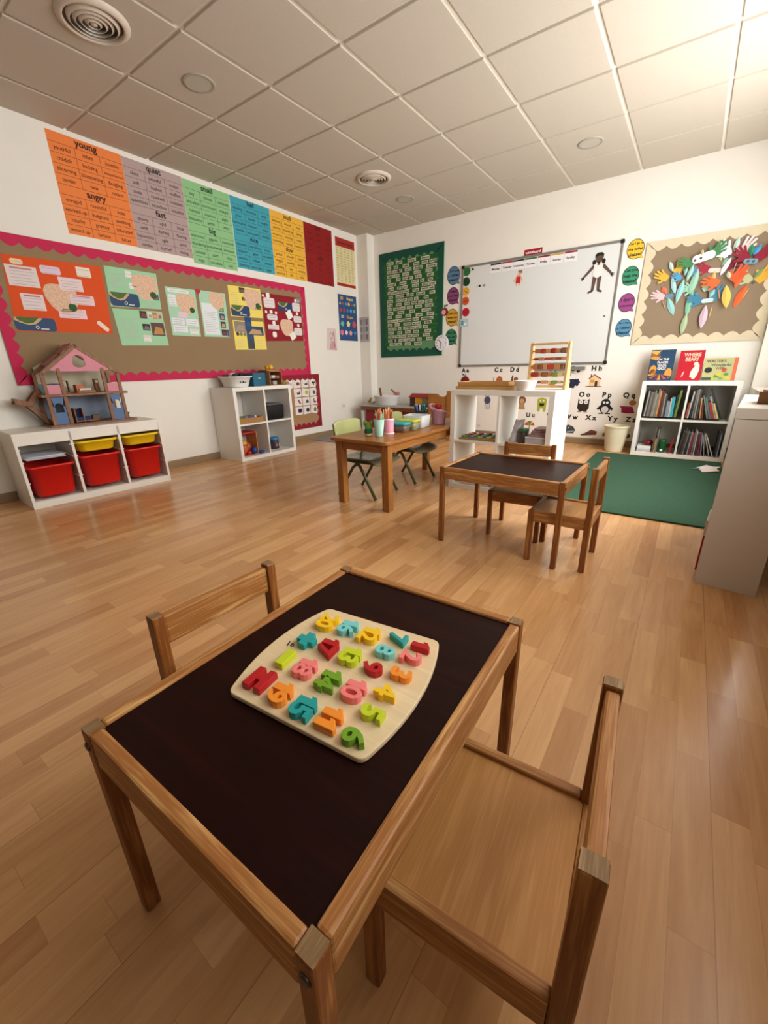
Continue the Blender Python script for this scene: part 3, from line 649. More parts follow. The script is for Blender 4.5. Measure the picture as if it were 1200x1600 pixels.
city_map(t, (3.285, 1.66), .12, D1); slip(t, 2.99, 3.11, 1.58, 1.74, D1, YE, None, 6); photo(t, 3.115, 3.19, 1.70, 1.75, D1, ('3a342e', '6a5a48')); photo(t, 3.14, 3.185, 1.625, 1.66, D1, ('3a342e', '6a5a48')); leaflet(t, 2.985, 3.225, 1.468, 1.575, D1); photo(t, 3.285, 3.385, 1.55, 1.60, D1, ('4a3a34', 'a08a78'))
t = flat('project_poster', 'lower yellow project sheet with beach photos and blue strips', 'poster', LW, [(2.979, 1.128), (3.404, 1.136), (3.393, 1.432), (2.985, 1.424)], YE, .0012, D0, 'pupil project posters')
photo(t, 3.0, 3.14, 1.31, 1.415, D1, ('8a8078', 'a89080')); photo(t, 3.14, 3.225, 1.33, 1.465, D1+.001, ('1c3f78', '2a5490')); photo(t, 3.145, 3.38, 1.285, 1.375, D1+.0015, ('2a4468', 'c09a70')); photo(t, 3.145, 3.24, 1.14, 1.29, D1, ('2c4c70', '4a4038'))
for i in range(3): MB().prism(circ(3.03+.045*i, 1.29, .02, 12), LW, D1, D1+.0008).build('paper_circle', mat(['3a3a2c', '7a7a68', '8a7a60'][i], .7), t)
slip(t, 3.0, 3.12, 1.15, 1.26, D1, YE, None, 5); slip(t, 3.26, 3.38, 1.15, 1.27, D1, YE, None, 5)
t = flat('project_poster', 'dark red project poster with white slips, rightmost on the board', 'poster', LW, [(3.413, 1.229), (4.003, 1.249), (4.0, 1.736), (3.411, 1.735)], '8c1422', .0012, D0, 'pupil project posters')
city_map(t, (3.75, 1.40), .105, D1, False); leaflet(t, 3.635, 3.86, 1.57, 1.665, D1)
for (a, b, c, d_, r) in ((3.43,3.59,1.585,1.69,.02),(3.46,3.61,1.46,1.52,.02),(3.46,3.62,1.36,1.41,0),(3.86,3.985,1.58,1.675,.02),(3.865,3.995,1.455,1.53,.02),(3.86,3.99,1.31,1.395,.02)): slip(t, a, b, c, d_, D1, 'e2d8d8', None, 3, r=r)
for (a, b, r) in ((3.50,1.715,.026),(3.525,1.545,.02),(3.595,1.54,.015),(3.45,1.54,.015),(3.92,1.70,.018),(3.93,1.555,.017),(3.935,1.425,.018),(3.55,1.43,.022),(3.545,1.305,.03),(3.43,1.705,.013)): MB().prism(rrect(a-r, a+r, b-r, b+r, r*.6), LW, D1, D1+.0008).build('paper_slip', PAPER, t)
MB().prism(rot2(rect(-.045,.045,-.045,.045), (3.80, 1.535), .5), LW, D1+.001, D1+.0018).build('paper_slip', PAPER, t)
MB().prism(rot2(rect(-.045,.045,-.04,.04), (3.83, 1.30), .5), LW, D1+.001, D1+.0018).build('paper_slip', PAPER, t)
photo(t, 3.935, 3.995, 1.68, 1.73, D1, ('7a8494', 'a0a8b0'))
# picture cards on the small board
cc = ['8a3038', '54545a', '2c2024', '5a2024', 'aab42c', '4a5058', 'a04038', '3c4248', '8a3040', '1c2044', '30343c', '6a7a48']
cn = ['dark pink oval', 'grey squirrel-like shape', 'black cross-like shape', 'maroon boat-like shape', 'yellow round shape', 'dark apple-like shape', 'red lolly-like shape', 'dark grey heap', 'red boot-like shape', 'navy blob', 'black round face-like shape', 'small green plant']
shp = [circ(0,0,.03,14,.022), [(-.03,-.02),(.03,-.02),(.03,.03),(.015,.0),(-.01,.012)], [(-.008,-.03),(.008,-.03),(.012,-.008),(.032,.005),(.03,.02),(.01,.012),(.004,.03),(-.012,.02),(-.03,.012),(-.028,-.004),(-.01,-.008)], [(-.03,-.02),(.03,-.02),(.02,.03),(.0,.0),(-.03,.01)], circ(0,0,.028,14), circ(0,-.005,.024,10,.028), rot2(rrect(-.014,.014,-.032,.032,.008),(0,0),.6), [(-.032,-.022),(.032,-.022),(.022,.014),(.0,.026),(-.02,.004)], [(-.02,-.03),(.03,-.03),(.03,-.012),(.0,-.008),(-.004,.032),(-.02,.032)], rrect(-.034,.034,-.024,.026,.014), circ(0,0,.03,12), [(-.02,-.03),(.02,-.03),(.026,.005),(.008,.03),(-.01,.026),(-.026,.002)]]
k = 0
for r in range(4):
    for c in range(3):
        yc = 3.826+c*.139; zc = .735-r*.112; a = [.03, -.02, .02, .05, -.12, .03, .02, -.02, .04, -.02, .05, -.16][k]
        t = flat('picture_card', 'small white picture card with %s, row %s of the small board' % (cn[k], ['one', 'two', 'three', 'four'][r]), 'card', LW, rot2(rect(-.062, .062, -.05, .05), (yc, zc), a), 'e3dedb', .0008, .0103, 'picture cards on the small board')
        q = MB().prism(rot2(shp[k], (yc+.018, zc), a), LW, .0111, .0115, mat(cc[k], .7, .2, 60))
        for i in range(3): q.prism(rot2(rect(-.052, -.03, -.025+.022*i, -.02+.022*i), (yc, zc), a), LW, .0111, .0114, GREY)
        q.build('printed_picture', PAPER, t); k += 1
t = flat('picture_card', 'partly hidden white picture card, top row behind the toy shelf', 'card', LW, rect(3.63, 3.754, .685, .785), 'e3dedb', .0008, .0103, 'picture cards on the small board')
MB().prism(circ(3.72, .735, .02), LW, .0111, .0115).build('printed_picture', GREY, t)
# ---------------------------------------------------------------- back wall: green word board
DGR = mat('0d4d3c', .75, .05); CARDM = mat('cfcfae', .8, .02); GRN = mat('1e5a26', .8, .06)
t = thing('word_board', 'green word wall board with scalloped edge beside the whiteboard', 'display board', BW.p(-3.325, 1.046), 'display boards')
gx0, gx1, gz0, gz1 = -3.828, -2.818, 1.047, 2.381
MB().prism(rect(gx0, gx1, gz0, gz1), BW, 0, .012).build('backing_paper', mat('5f8f62', .8, .05), t)
b = MB(); border(b, BW, gx0, gx1, gz0, gz1, .075, .035, .125, .012, .0135); b.build('border_frame', DGR, t)
ix0, ix1, iz0, iz1 = gx0+.085, gx1-.075, gz0+.145, gz1-.112
NR = 21; rh = (iz1-iz0)/NR
for k in range(NR):
    e = [0, .03, .01, .05, .0, .02, .04][k % 7]
    MB().prism(rect(ix0, ix1-e*.7 if k < NR-1 else ix0+.55, iz1-(k+1)*rh+.003, iz1-k*rh), BW, .0137, .0145).build('paper_strip', GRN, t)
rows = [(.05,.25,.5,.76),(.05,.2,.4,.62,.78,.93),(.05,.17,.28,.43,.62,.88),(.05,.2,.38,.62,.86),(.05,.25,.38,.5,.64,.88),(.06,.32,.57,.76,.9),(.08,.26,.38,.58,.78,.93),(.05,.17,.29,.42,.6,.77,.92),(.07,.23,.42,.55,.67,.8,.94),(.05,.24,.37,.5,.63,.82),(.05,.24,.43,.56,.69,.86),(.05,.18,.3,.48,.66,.85),(.05,.27,.52,.78),(.05,.22,.44,.66,.89),(.05,.16,.27,.4,.59,.78,.93),(.05,.2,.4,.58,.84),(.05,.16,.27,.39,.52,.65,.82),(.06,.26,.43,.61,.85),(.06,.2,.33,.46,.6,.82),(.05,.16,.28,.44,.68,.88),(.08,.25,.43,.63)]
words = '''about again almost always
am ask been best both bring
can came call carry change children
clean cold come could cried
do did done dry draw eight
enough every family far fast
gave girl give going good great
half hand hard has have heard help
her happened how in know it into
keep kind light like list live
long look love made make might
me men most must most-of my-self
near never next nothing
old once only open other
out own part people place please put
said saw school second seven
she six so some soon start still
such talk than that their
them then there they thing those
three to today together too took
under very want water'''.split('\n')
for k, (xs_, ws) in enumerate(zip(rows, words)):
    for x, w_ in zip(xs_, ws.split()):
        w_ = w_.replace('-of', '').replace('-self', 'self')
        wd2 = sum(GL[True][c][2] for c in w_)*.042+.016; cxx = ix0+.02+x*(ix1-ix0-.09)+random.uniform(-.006,.006); zc = iz1-(k+.5)*rh+random.uniform(-.002,.002)
        x0 = cxx-.01; x1 = min(x0+wd2, ix1+.01); x0 = x1-wd2
        t2 = flat('word_card', 'tiny cream word card reading %s on the green board, row %d' % (w_, k+1), 'word card', BW, rect(x0, x1, zc-.0185, zc+.0185), 'dcdcc2', .0006, .0141, 'word cards on the green board')
        MB().text(w_, BW, (x0+x1)/2, zc-.011, .042, .0152, bold=True).build('lettering', mat('3a3a30', .8), t2)
# ---------------------------------------------------------------- whiteboard and what hangs on it
wb = thing('whiteboard', 'large whiteboard in a grey metal frame on the back wall', 'whiteboard', BW.p(-1.675, .89))
wx0, wx1, wz0, wz1 = -2.558, -.79, .893, 2.068; fw = .024
ALU = mat('9a9894', .35, .03, metal=.6)
MB().prism(rect(wx0+fw, wx1-fw, wz0+fw, wz1-fw), BW, 0, .014).build('writing_surface', mat('d9dcdb', .16, .012, 3, spec=.5), wb)
for a0, a1, b0, b1 in ((wx0, wx1, wz0, wz0+fw), (wx0, wx1, wz1-fw, wz1), (wx0, wx0+fw, wz0+fw, wz1-fw), (wx1-fw, wx1, wz0+fw, wz1-fw)):
    MB().prism(rect(a0, a1, b0, b1), BW, 0, .02).build('frame_rail', ALU, wb, .003)
for a in (wx0, wx1):
    for b_ in (wz0, wz1):
        MB().prism(rrect(*sorted((a-.004 if a == wx0 else a+.004, a+.034 if a == wx0 else a-.034)), *sorted((b_-.004 if b_ == wz0 else b_+.004, b_+.034 if b_ == wz0 else b_-.034)), .01), BW, 0, .0225).build('corner_cap', mat('1d1b1a', .5), wb, .002)
MB().prism(rect(-1.55, -.995, .832, .872), BW, 0, .055).build('pen_tray', mat('8a8783', .4, metal=.3), wb, .004)
WD = .0145
def stick(name, label, cat, pts, col, d0=WD, d=.0012, group=None): return flat(name, label, cat, BW, pts, col, d, d0, group)
dx = [-2.122, -1.983, -1.85, -1.712, -1.57, -1.43, -1.288]
dn_ = ['Monday', 'Tuesday', 'Wednesday', 'Thursday', 'Friday', 'Saturday', 'Sunday']; dc = ['222226', 'a8242c', '1c1c20', '3a6a3a', '8a1c28', 'd0a040', '96203a']
for x, n_, c in zip(dx, dn_, dc):
    t = stick('day_card', 'white %s card with coloured top edge on the whiteboard' % n_, 'day card', rect(x-.065, x+.065, 1.945, 2.04), 'e9e6e8', group='day cards on the whiteboard')
    MB().prism(rect(x-.065, x+.065, 2.025, 2.041), BW, WD+.0012, WD+.0016).build('top_edge', mat(c, .7), t)
    s = .031 if len(n_) < 8 else .025
    MB().text(n_, BW, x, 1.972, s, WD+.0016, bold=True).build('lettering', INK, t)
t = flat('name_label', 'red label reading whiteboard above the whiteboard frame', 'label', BW, [(-1.80, 2.072), (-1.60, 2.072), (-1.60, 2.128), (-1.80, 2.128)], '9c1520', .002, 0)
MB().text('whiteboard', BW, -1.70, 2.085, .036, .0026, bold=True).build('lettering', mat('f0e0e0', .7), t)
for i, (x, z, c, r, nm) in enumerate([(-2.497,2.004,'2d6a35',.05,'mid green circle at the top'), (-2.497,1.893,'153a1c',.05,'very dark green circle, second'), (-2.497,1.783,'dba433',.048,'amber circle, third'), (-2.496,1.677,'cc4f22',.048,'orange circle, fourth'), (-2.487,1.548,'b5122a',.05,'red circle at the bottom')]):
    t = stick('behaviour_circle', nm+' of the column on the whiteboard edge', 'circle', circ(x, z, r, 28), c, group='coloured circles on the whiteboard')
    MB().prism(rot2(rect(-.03,.03,-.004,.004), (x, z), -.6 if i == 2 else .12), BW, WD+.0012, WD+.0016).build('printed_line', mat(['1f4d28', '0f2a14', '6a4a14', '8a2c12', '7a0c1c'][i], .7), t)
def magnet(x, z, c, label, r=.012, n=16): one(MB().prism(circ(x, z, r, n), BW, .0142, .024), 'magnet', mat(c, .4), label, 'magnet', 'magnets on the whiteboard', .002)
magnet(-2.413, 2.018, '141414', 'black magnet next to the top green circle'); magnet(-2.312, 1.826, '141414', 'black magnet beside the grey-green one'); magnet(-2.252, 1.825, '8a9a84', 'grey-green square magnet on the whiteboard', .017, 4); magnet(-.875, 1.376, '4a4a4a', 'tiny dark magnet low at the right of the whiteboard', .007)
t = stick('sticker', 'small pale blue square sticker below the red circle on the whiteboard frame', 'sticker', rect(-2.56, -2.45, 1.38, 1.47), 'a9c4c9', .0202)
MB().prism(rect(-2.545, -2.51, 1.40, 1.45), BW, .0214, .0218, mat('5f8a94', .7)).prism(rect(-2.50, -2.465, 1.395, 1.425), BW, .0214, .0218, PAPER).build('printed_mark', PAPER, t)
# paper doll in a red swimsuit, large paper child in white
t = thing('paper_doll', 'small paper doll in a red swimsuit on the whiteboard', 'paper figure', BW.p(-1.84, 1.765))
sk = 'd9a98a'; q = MB()
def limb(mb, p, q_, w0, w1, d0, d1, m=None):
    dx_, dz_ = q_[0]-p[0], q_[1]-p[1]; L = math.hypot(dx_, dz_); n_ = (-dz_/L, dx_/L)
    return mb.prism([(p[0]-n_[0]*w0, p[1]-n_[1]*w0), (q_[0]-n_[0]*w1, q_[1]-n_[1]*w1), (q_[0]+n_[0]*w1, q_[1]+n_[1]*w1), (p[0]+n_[0]*w0, p[1]+n_[1]*w0)][::-1], BW, d0, d1, m)
q.prism(circ(-1.825, 1.905, .021, 14), BW, WD, WD+.001); limb(q, (-1.855,1.87), (-1.895,1.82), .009, .006, WD, WD+.001); limb(q, (-1.82,1.87), (-1.79,1.82), .009, .006, WD, WD+.001)
limb(q, (-1.855,1.81), (-1.86,1.772), .01, .007, WD, WD+.001); limb(q, (-1.83,1.81), (-1.825,1.772), .01, .007, WD, WD+.001); q.prism(rect(-1.862,-1.818,1.855,1.888), BW, WD, WD+.001)
q.build('body', mat(sk, .7), t)
MB().prism([(-1.872,1.80),(-1.812,1.80),(-1.818,1.868),(-1.862,1.868)], BW, WD+.001, WD+.0018).build('swimsuit', mat('c02028', .7), t)
MB().prism([(-1.848,1.912),(-1.80,1.90),(-1.80,1.925),(-1.825,1.933),(-1.846,1.928)], BW, WD+.001, WD+.0018).build('hair', mat('8a6a58', .7), t)
t = thing('paper_child', 'large paper cut-out of a child in white vest and pants on the whiteboard', 'paper figure', BW.p(-.99, 1.605))
q = MB(); bs = WD
q.prism(circ(-1.0, 1.935, .038, 20, .045), BW, bs, bs+.0012)
limb(q, (-1.04,1.868), (-1.125,1.775), .016, .011, bs, bs+.0012); limb(q, (-.958,1.868), (-.875,1.785), .016, .011, bs, bs+.0012)
for cx_, cz_, sgn in ((-1.133,1.764,-1), (-.867,1.774,1)):
    q.prism(circ(cx_, cz_, .012, 12, .015), BW, bs, bs+.0012)
    for a in (-1.1, -.4, .3): limb(q, (cx_, cz_), (cx_+sgn*.028*math.cos(a), cz_+.028*math.sin(a)-.004), .005, .004, bs, bs+.0012)
limb(q, (-1.022,1.765), (-1.032,1.632), .021, .013, bs, bs+.0012); limb(q, (-.978,1.765), (-.975,1.632), .021, .013, bs, bs+.0012)
limb(q, (-1.028,1.634), (-1.075,1.614), .013, .009, bs, bs+.0012); limb(q, (-.978,1.634), (-.935,1.616), .013, .009, bs, bs+.0012)
q.prism(rect(-1.012,-.988,1.87,1.90), BW, bs, bs+.0012); q.build('body', mat('5b463d', .75, .03), t)
MB().prism([(-1.042,1.785),(-1.03,1.765),(-1.0,1.748),(-.97,1.765),(-.958,1.785),(-.958,1.882),(-.975,1.882),(-.988,1.868),(-1.012,1.868),(-1.025,1.882),(-1.042,1.882)], BW, bs+.0012, bs+.002).build('white_vest', mat('e8e0dc', .75), t)
h = MB(); h.prism([(-1.04,1.935),(-1.03,1.95),(-1.0,1.957),(-.97,1.95),(-.96,1.935),(-.96,1.968),(-.98,1.985),(-1.02,1.985),(-1.04,1.968)], BW, bs+.0012, bs+.002)
h.prism(circ(-1.045,1.90,.018,12,.024), BW, bs+.0012, bs+.002).prism(circ(-.955,1.902,.018,12,.024), BW, bs+.0012, bs+.002); h.build('dark_hair', mat('15110f', .7), t)
MB().prism(circ(-1.013,1.937,.004,8), BW, bs+.0012, bs+.0018).prism(circ(-.987,1.937,.004,8), BW, bs+.0012, bs+.0018).prism([(-1.012,1.917),(-1.0,1.912),(-.988,1.917),(-1.0,1.914)], BW, bs+.0012, bs+.0018).build('face', INK, t)
# speech bubbles
def bubble(x, z, r, col, edge, lines, label):
    t = thing('speech_bubble', label, 'speech bubble', BW.p(x, z-r), 'speech bubbles beside the whiteboard')
    def shape(k):
        o = [(x+r*k*math.cos(a)*.92, z+r*k*math.sin(a)*1.08) for a in [(-.62+i*(2*PI-.55)/30) for i in range(31)]]
        return o+[(x+r*.35*k, z-r*.98*k), (x+r*.66+r*.28*k, z-r*1.03-r*.03*k)]
    MB().prism(shape(1), BW, -.0004, .001).build('outline', mat(edge, .7), t)
    MB().prism(shape(.93), BW, .001, .002).build('coloured_face', mat(col, .7), t)
    T = MB(); n_ = len(lines)
    for i, s in enumerate(lines):
        w = sum(GL[True][c][2] for c in s); sz = min(.042, r*1.5/w); T.text(s, BW, x, z+((n_-1)/2-i)*.05-.01, sz, .0024, bold=True)
    T.build('lettering', INK, t)
bubble(-2.68, 1.985, .097, '547a98', '22303c', ['Can I have', 'a rubber', 'please?'], 'blue speech bubble, topmost left of the whiteboard')
bubble(-2.68, 1.755, .092, '82406e', '2c1626', ['I need', 'some help', 'please?'], 'purple speech bubble, second down left of the whiteboard')
bubble(-2.685, 1.502, .097, 'd0a02e', '4a3a10', ['Could you', 'repeat that', 'please?'], 'yellow speech bubble, third down left of the whiteboard')
bubble(-2.69, 1.268, .092, '2f7a5c', '12301f', ['How do', 'you say', 'please?'], 'green speech bubble half behind the clock')
bubble(-.682, 1.968, .083, 'e8b92c', '4a3a10', ['Can I go to', 'the toilet', 'please?'], 'yellow speech bubble, topmost between whiteboard and tan board')
bubble(-.690, 1.733, .083, '2f8a66', '12301f', ['Can you', 'help me', 'please?'], 'green speech bubble, second down right of the whiteboard')
bubble(-.688, 1.487, .082, '93407e', '2c1626', ["I don't", 'understand'], 'purple speech bubble, third down right of the whiteboard')
bubble(-.680, 1.248, .082, '4f86a8', '1a2c38', ['Can I have', 'a rubber', 'please?'], 'blue speech bubble, lowest right of the whiteboard')
# clock and apple at the right edge of the green board
ck = thing('wall_clock', 'round white clock at the lower right corner of the green board', 'clock', BW.p(-2.82, 1.11))
def ring_pts(r, n=32): return circ(-2.82, 1.203, r, n)
MB().prism(ring_pts(.098), BW, .0, .03).build('case', mat('dcdce2', .35), ck, .004)
MB().prism(ring_pts(.09), BW, .03, .031).build('dial', mat('e9e9ee', .5), ck)
T = MB()
for i in range(1, 13): T.text(str(i), BW, -2.82+.072*math.sin(PI/6*i), 1.203+.072*math.cos(PI/6*i)-.008, .026, .0316, bold=True)
T.build('numerals', mat('4a4a58', .6), ck)
H = MB(); limb(H, (-2.82,1.203), (-2.865,1.247), .005, .003, .033, .034); H.build('hour_hand', INK, ck)
H = MB(); limb(H, (-2.82,1.203), (-2.828,1.135), .004, .002, .034, .035); H.prism(circ(-2.82,1.203,.007,12), BW, .033, .036); H.build('minute_hand', INK, ck)
ap = thing('paper_apple', 'small red paper apple at the right edge of the green board', 'paper apple', BW.p(-2.79, 1.53))
MB().prism([(-2.79+.052*math.cos(a)*(1-.12*abs(math.sin(a))), 1.578+.05*math.sin(a)-.008*(abs(math.cos(a))<.35 and math.sin(a)>0)) for a in [2*PI*i/24 for i in range(24)]], BW, .0137, .0155).build('apple', mat('8a1824', .7), ap)
MB().prism(circ(-2.80, 1.575, .03, 16), BW, .0155, .0162).build('pink_face', mat('d9a49a', .7), ap)
q = MB(); limb(q, (-2.79,1.62), (-2.785,1.665), .005, .004, .0137, .0152); q.prism([(-2.785,1.635),(-2.75,1.645),(-2.74,1.665),(-2.77,1.658)], BW, .0137, .0152); q.build('stalk_and_leaf', mat('3c3a34', .7), ap)
# ---------------------------------------------------------------- alphabet sheets below
AS = 'e8e4dd'
def sheet(x, z, l, label, pic, w=.203, h=.252, ltr=True, up=0):
    t = flat('alphabet_sheet', label, 'alphabet card', BW, rect(x-w/2, x+w/2, z-.187, z-.187+h), AS, .0006, 0, 'alphabet sheets under the whiteboard')
    if l and ltr: MB().text(l, BW, x, z-.02, .072, .0009, bold=2).build('lettering', INK, t)
    pic(x, z-.088+up, t)
def P(*parts, name='printed_picture'):
    def f(x, z, t):
        m = MB()
        for i, (pts, c) in enumerate(parts): m.prism([(x+a, z+b) for a, b in pts], BW, .0007+.00025*i, .00095+.00025*i, mat(c, .75, .05))
        m.build(name, PAPER, t)
    return f
rows_z = (.845, .562, .305)
sheet(-2.465, .845, 'A a', 'alphabet sheet A with a dark red apple', P((circ(0,-.07,.062,18,.058), '7a1418'), ([(-.004,-.015),(.004,-.015),(.012,.01),(.0,.012)], '2c2016'), ([(.0,-.005),(-.04,.0),(-.045,.018),(-.02,.014)], '26301c')), up=.03)
sheet(-2.235, .845, 'B b', 'blank-looking alphabet sheet between A and C', P((circ(0,-.09,.01), 'd8d4d2')), ltr=False)
sheet(-2.012, .845, 'C c', 'alphabet sheet C with an orange cat', P((circ(.02,-.07,.042,16,.05), 'b0592c'), ([(-.06,-.11),(-.05,-.11),(-.05,-.03),(-.06,-.03)], 'b0592c'), ([(-.05,-.12),(.02,-.12),(.02,-.085),(-.05,-.095)], 'b0592c')), up=.035)
sheet(-1.805, .845, 'D d', 'alphabet sheet D with a small brown dog', P(([(-.03,-.08),(-.012,-.07),(-.006,.0),(-.022,.01),(-.034,-.03)], '6a4438'), (circ(.025,-.04,.028), '8a5a48'), (circ(.005,-.11,.03), 'b8b0a8')), up=.018)
sheet(-1.575, .845, 'E e', 'alphabet sheet E mostly behind the abacus', P((circ(0,-.08,.05), 'b0a090')))
sheet(-1.345, .845, 'F f', 'alphabet sheet F behind the abacus side', P((circ(0,-.08,.04), 'c08040')))
gr = [(circ(-.035+.026*(i % 4)+.012*((i//4) % 2), -.035-.024*(i//4), .016, 10), ['1a1a36', '24244a'][i % 2]) for i in range(14)]
sheet(-1.105, .845, 'G g', 'alphabet sheet G with dark purple grapes', P(([(-.08,.03),(-.03,.045),(.03,.035),(-.03,.052)], '4a4a4a'), (circ(-.055,.02,.018), '7a8070'), *gr))
sheet(-.88, .845, 'H h', 'alphabet sheet H with a cream house', P(([(-.06,-.10),(.055,-.10),(.055,-.02),(.0,.02),(-.06,-.01)], 'e3c49a'), ([(-.07,-.015),(-.012,.03),(.065,-.02),(.06,-.03),(-.012,.018),(-.062,-.025)], '8a2a20'), (rect(.0,.028,-.10,-.045), '4a2416'), (rect(-.048,-.01,-.06,-.03), 'c79a3c'), (rect(-.09,.075,-.106,-.098), '4a4a30'), (rect(-.05,-.038,.0,.03), '4a2a20')))
sheet(-2.135, .562, 'J j', 'alphabet sheet J with a grey jellyfish behind the cube shelf', P((circ(0,0,.045,16,.05), '4a4a62'), *[([(-.032+.02*i,-.12),(-.026+.02*i,-.12),(-.02+.02*i,-.03),(-.028+.02*i,-.03)], '6a6a80') for i in range(4)]))
sheet(-1.68, .562, 'L l', 'alphabet sheet L with a brown lion', P((circ(0,.01,.05,16), '7a4a30'), (circ(0,.0,.03,14), 'c09a70'), ([(-.04,-.10),(.045,-.10),(.03,-.03),(-.03,-.03)], 'b08a5c')))
sheet(-1.435, .562, 'M m', 'alphabet sheet M with a lime green grinning monster', P(([(-.05,-.12),(-.02,-.12),(-.015,-.08),(.015,-.08),(.02,-.12),(.05,-.12),(.055,.03),(.0,.05),(-.055,.03)], 'a0a832'), ([(-.035,-.02),(-.02,-.055),(.02,-.055),(.035,-.02)], '2a1c1a'), (circ(-.018,.012,.01), 'e0e0d8'), (circ(.018,.012,.01), 'e0e0d8')))
sheet(-1.20, .562, 'N n', 'alphabet sheet N hidden behind the cube shelf side', P((circ(0,-.05,.05), '9a8a70')))
sheet(-.968, .562, 'O o', 'alphabet sheet O with a dark brown owl', P(([(-.06,.05),(-.045,.03),(0,.035),(.045,.03),(.06,.05),(.062,-.06),(.04,-.095),(-.04,-.095),(-.062,-.06)], '2a1a16'), (circ(-.026,.008,.022), 'e6e2dc'), (circ(.026,.008,.022), 'e6e2dc'), (circ(-.026,.008,.008), '141010'), (circ(.026,.008,.008), '141010'), (rect(-.055,-.01,-.108,-.094), '9a7058'), (rect(.01,.05,-.108,-.094), '9a7058')))
sheet(-.738, .562, 'P p', 'alphabet sheet P with a black and white penguin', P((circ(0,.0,.048,16,.05), '15151a'), (circ(0,-.058,.054,20,.056), '15151a'), ([(-.035,-.005),(-.085,-.06),(-.07,-.078),(-.03,-.05)], '15151a'), ([(.03,-.05),(.07,-.078),(.085,-.06),(.035,-.005)], '15151a'), (circ(0,-.068,.037,18), 'cfcbc8'), (circ(-.016,.008,.013), 'e6e6e6'), (circ(.016,.008,.013), 'e6e6e6'), (circ(0,-.006,.01,10,.006), '3c2c20'), (rect(-.06,-.01,-.118,-.105), '15151a'), (rect(.01,.06,-.118,-.105), '15151a')))
sheet(-.52, .562, 'Q q', 'alphabet sheet Q with a crimson cloth and orange toy', P(([(-.08,-.045),(.05,-.05),(.08,-.12),(.0,-.125),(-.05,-.115),(-.055,-.07)], '94184a'), (circ(.045,-.01,.035,12,.03), 'a8704a')), up=.022)
sheet(-2.235, .305, 'R r', 'plain lower alphabet sheet left of the shelf centre', P((circ(0,-.08,.02), 'd0ccca')), ltr=False)
sheet(-1.8, .305, 'T t', 'alphabet sheet T between jellyfish and umbrella', P((circ(0,-.08,.012), 'b0aca8')))
um = [([(.0,.02),(.062*math.cos(PI*i/5), -.035+.055*math.sin(PI*i/5)),(.062*math.cos(PI*(i+1)/5), -.035+.055*math.sin(PI*(i+1)/5))], ['b03a2a', 'd0a83a', '3a7a3a', 'c87a2a', '8a2a2a'][i]) for i in range(5)]
um = [([(0,-.035),b_[1],b_[2]], c_) for b_, c_ in um]
sheet(-1.56, .305, 'U u', 'alphabet sheet U with a striped umbrella', P(*um, ([(-.004,-.14),(.004,-.14),(.004,-.035),(-.004,-.035)], '4a3026')))
sheet(-1.315, .305, 'V v', 'alphabet sheet V with a red shape at the shelf edge', P((circ(0,-.1,.03), '9a2a2a')))
sheet(-1.085, .305, 'W w', 'alphabet sheet W with a dark grey whale', P(([(-.065,-.10),(.05,-.10),(.065,-.06),(.04,-.02),(-.02,.0),(-.065,-.03)], '3a4446'), ([(-.03,-.09),(.06,-.075),(.05,-.07),(-.02,-.08)], 'c0c4c4'), (circ(-.01,-.035,.006), 'e6e6e6')))
sheet(-.868, .305, 'X x', 'alphabet sheet X with a long brown shoe', P(([(-.085,-.12),(.08,-.10),(.085,-.06),(.02,-.045),(-.04,-.085),(-.085,-.105)], '5c3a2c'), ([(.02,-.055),(.075,-.065),(.07,-.08),(.01,-.08)], '8a2a2a')))
sheet(-.645, .305, 'Y y', 'alphabet sheet Y above the cream bin', P((circ(-.06,-.09,.02), '7a5a4a')), w=.172)
sheet(-.465, .305, 'Z z', 'alphabet sheet Z against the bookshelf side', P((circ(0,-.09,.022), '4a4a44')), w=.17)
# ---------------------------------------------------------------- tan board of paper hand birds
tb = thing('display_board', 'tan paper board with cream wavy border and paper hand birds', 'display board', BW.p(-.06, 1.076), 'display boards')
MB().prism(rect(-.58, .455, 1.078, 2.0), BW, 0, .012).build('backing_paper', mat('8a7760', .85, .06, 4, bump=.3), tb)
b = MB(); border(b, BW, -.584, .458, 1.075, 2.004, .05, .035, .13, .012, .0135); b.build('border_frame', mat('d0c3a6', .8, .05), tb)
def hand(m, c, a, s, col, d, tilt=.004):
    # paper hand: palm with five spread fingers; the sheet lifts off the board toward the finger tips
    mm = mat(col, .75, .04)
    def q(pts): return rot2([(x*s, y*s) for x, y in pts], c, a)
    m.prism(q([(-.03,0),(.03,0),(.038,.05),(.028,.08),(-.028,.08),(-.038,.05)]), BW, d, d+.0012, mm)
    for i, (x, y, th, L, w) in enumerate(((-.034,.03,.95,.05,.0095),(-.026,.07,.3,.065,.0095),(-.008,.078,.08,.075,.0095),(.011,.078,-.12,.07,.0095),(.028,.066,-.38,.055,.0085))):
        pts = [(x+px*math.cos(th)-py*math.sin(th), y+px*math.sin(th)+py*math.cos(th)) for px, py in ((-w,-.012),(w,-.012),(w,L-.008),(w*.6,L),(-w*.6,L),(-w,L-.008))]
        P2 = q(pts); n_ = len(P2); dd = [d+.0003*i, d+.0003*i, d+tilt, d+tilt*1.15, d+tilt*1.15, d+tilt]
        m.add([BW.p(a_, b_, e) for (a_, b_), e in zip(P2, dd)]+[BW.p(a_, b_, e+.001) for (a_, b_), e in zip(P2, dd)], [list(range(n_))[::-1], list(range(n_, 2*n_))]+[(k, (k+1) % n_, n_+(k+1) % n_, n_+k) for k in range(n_)], mm)
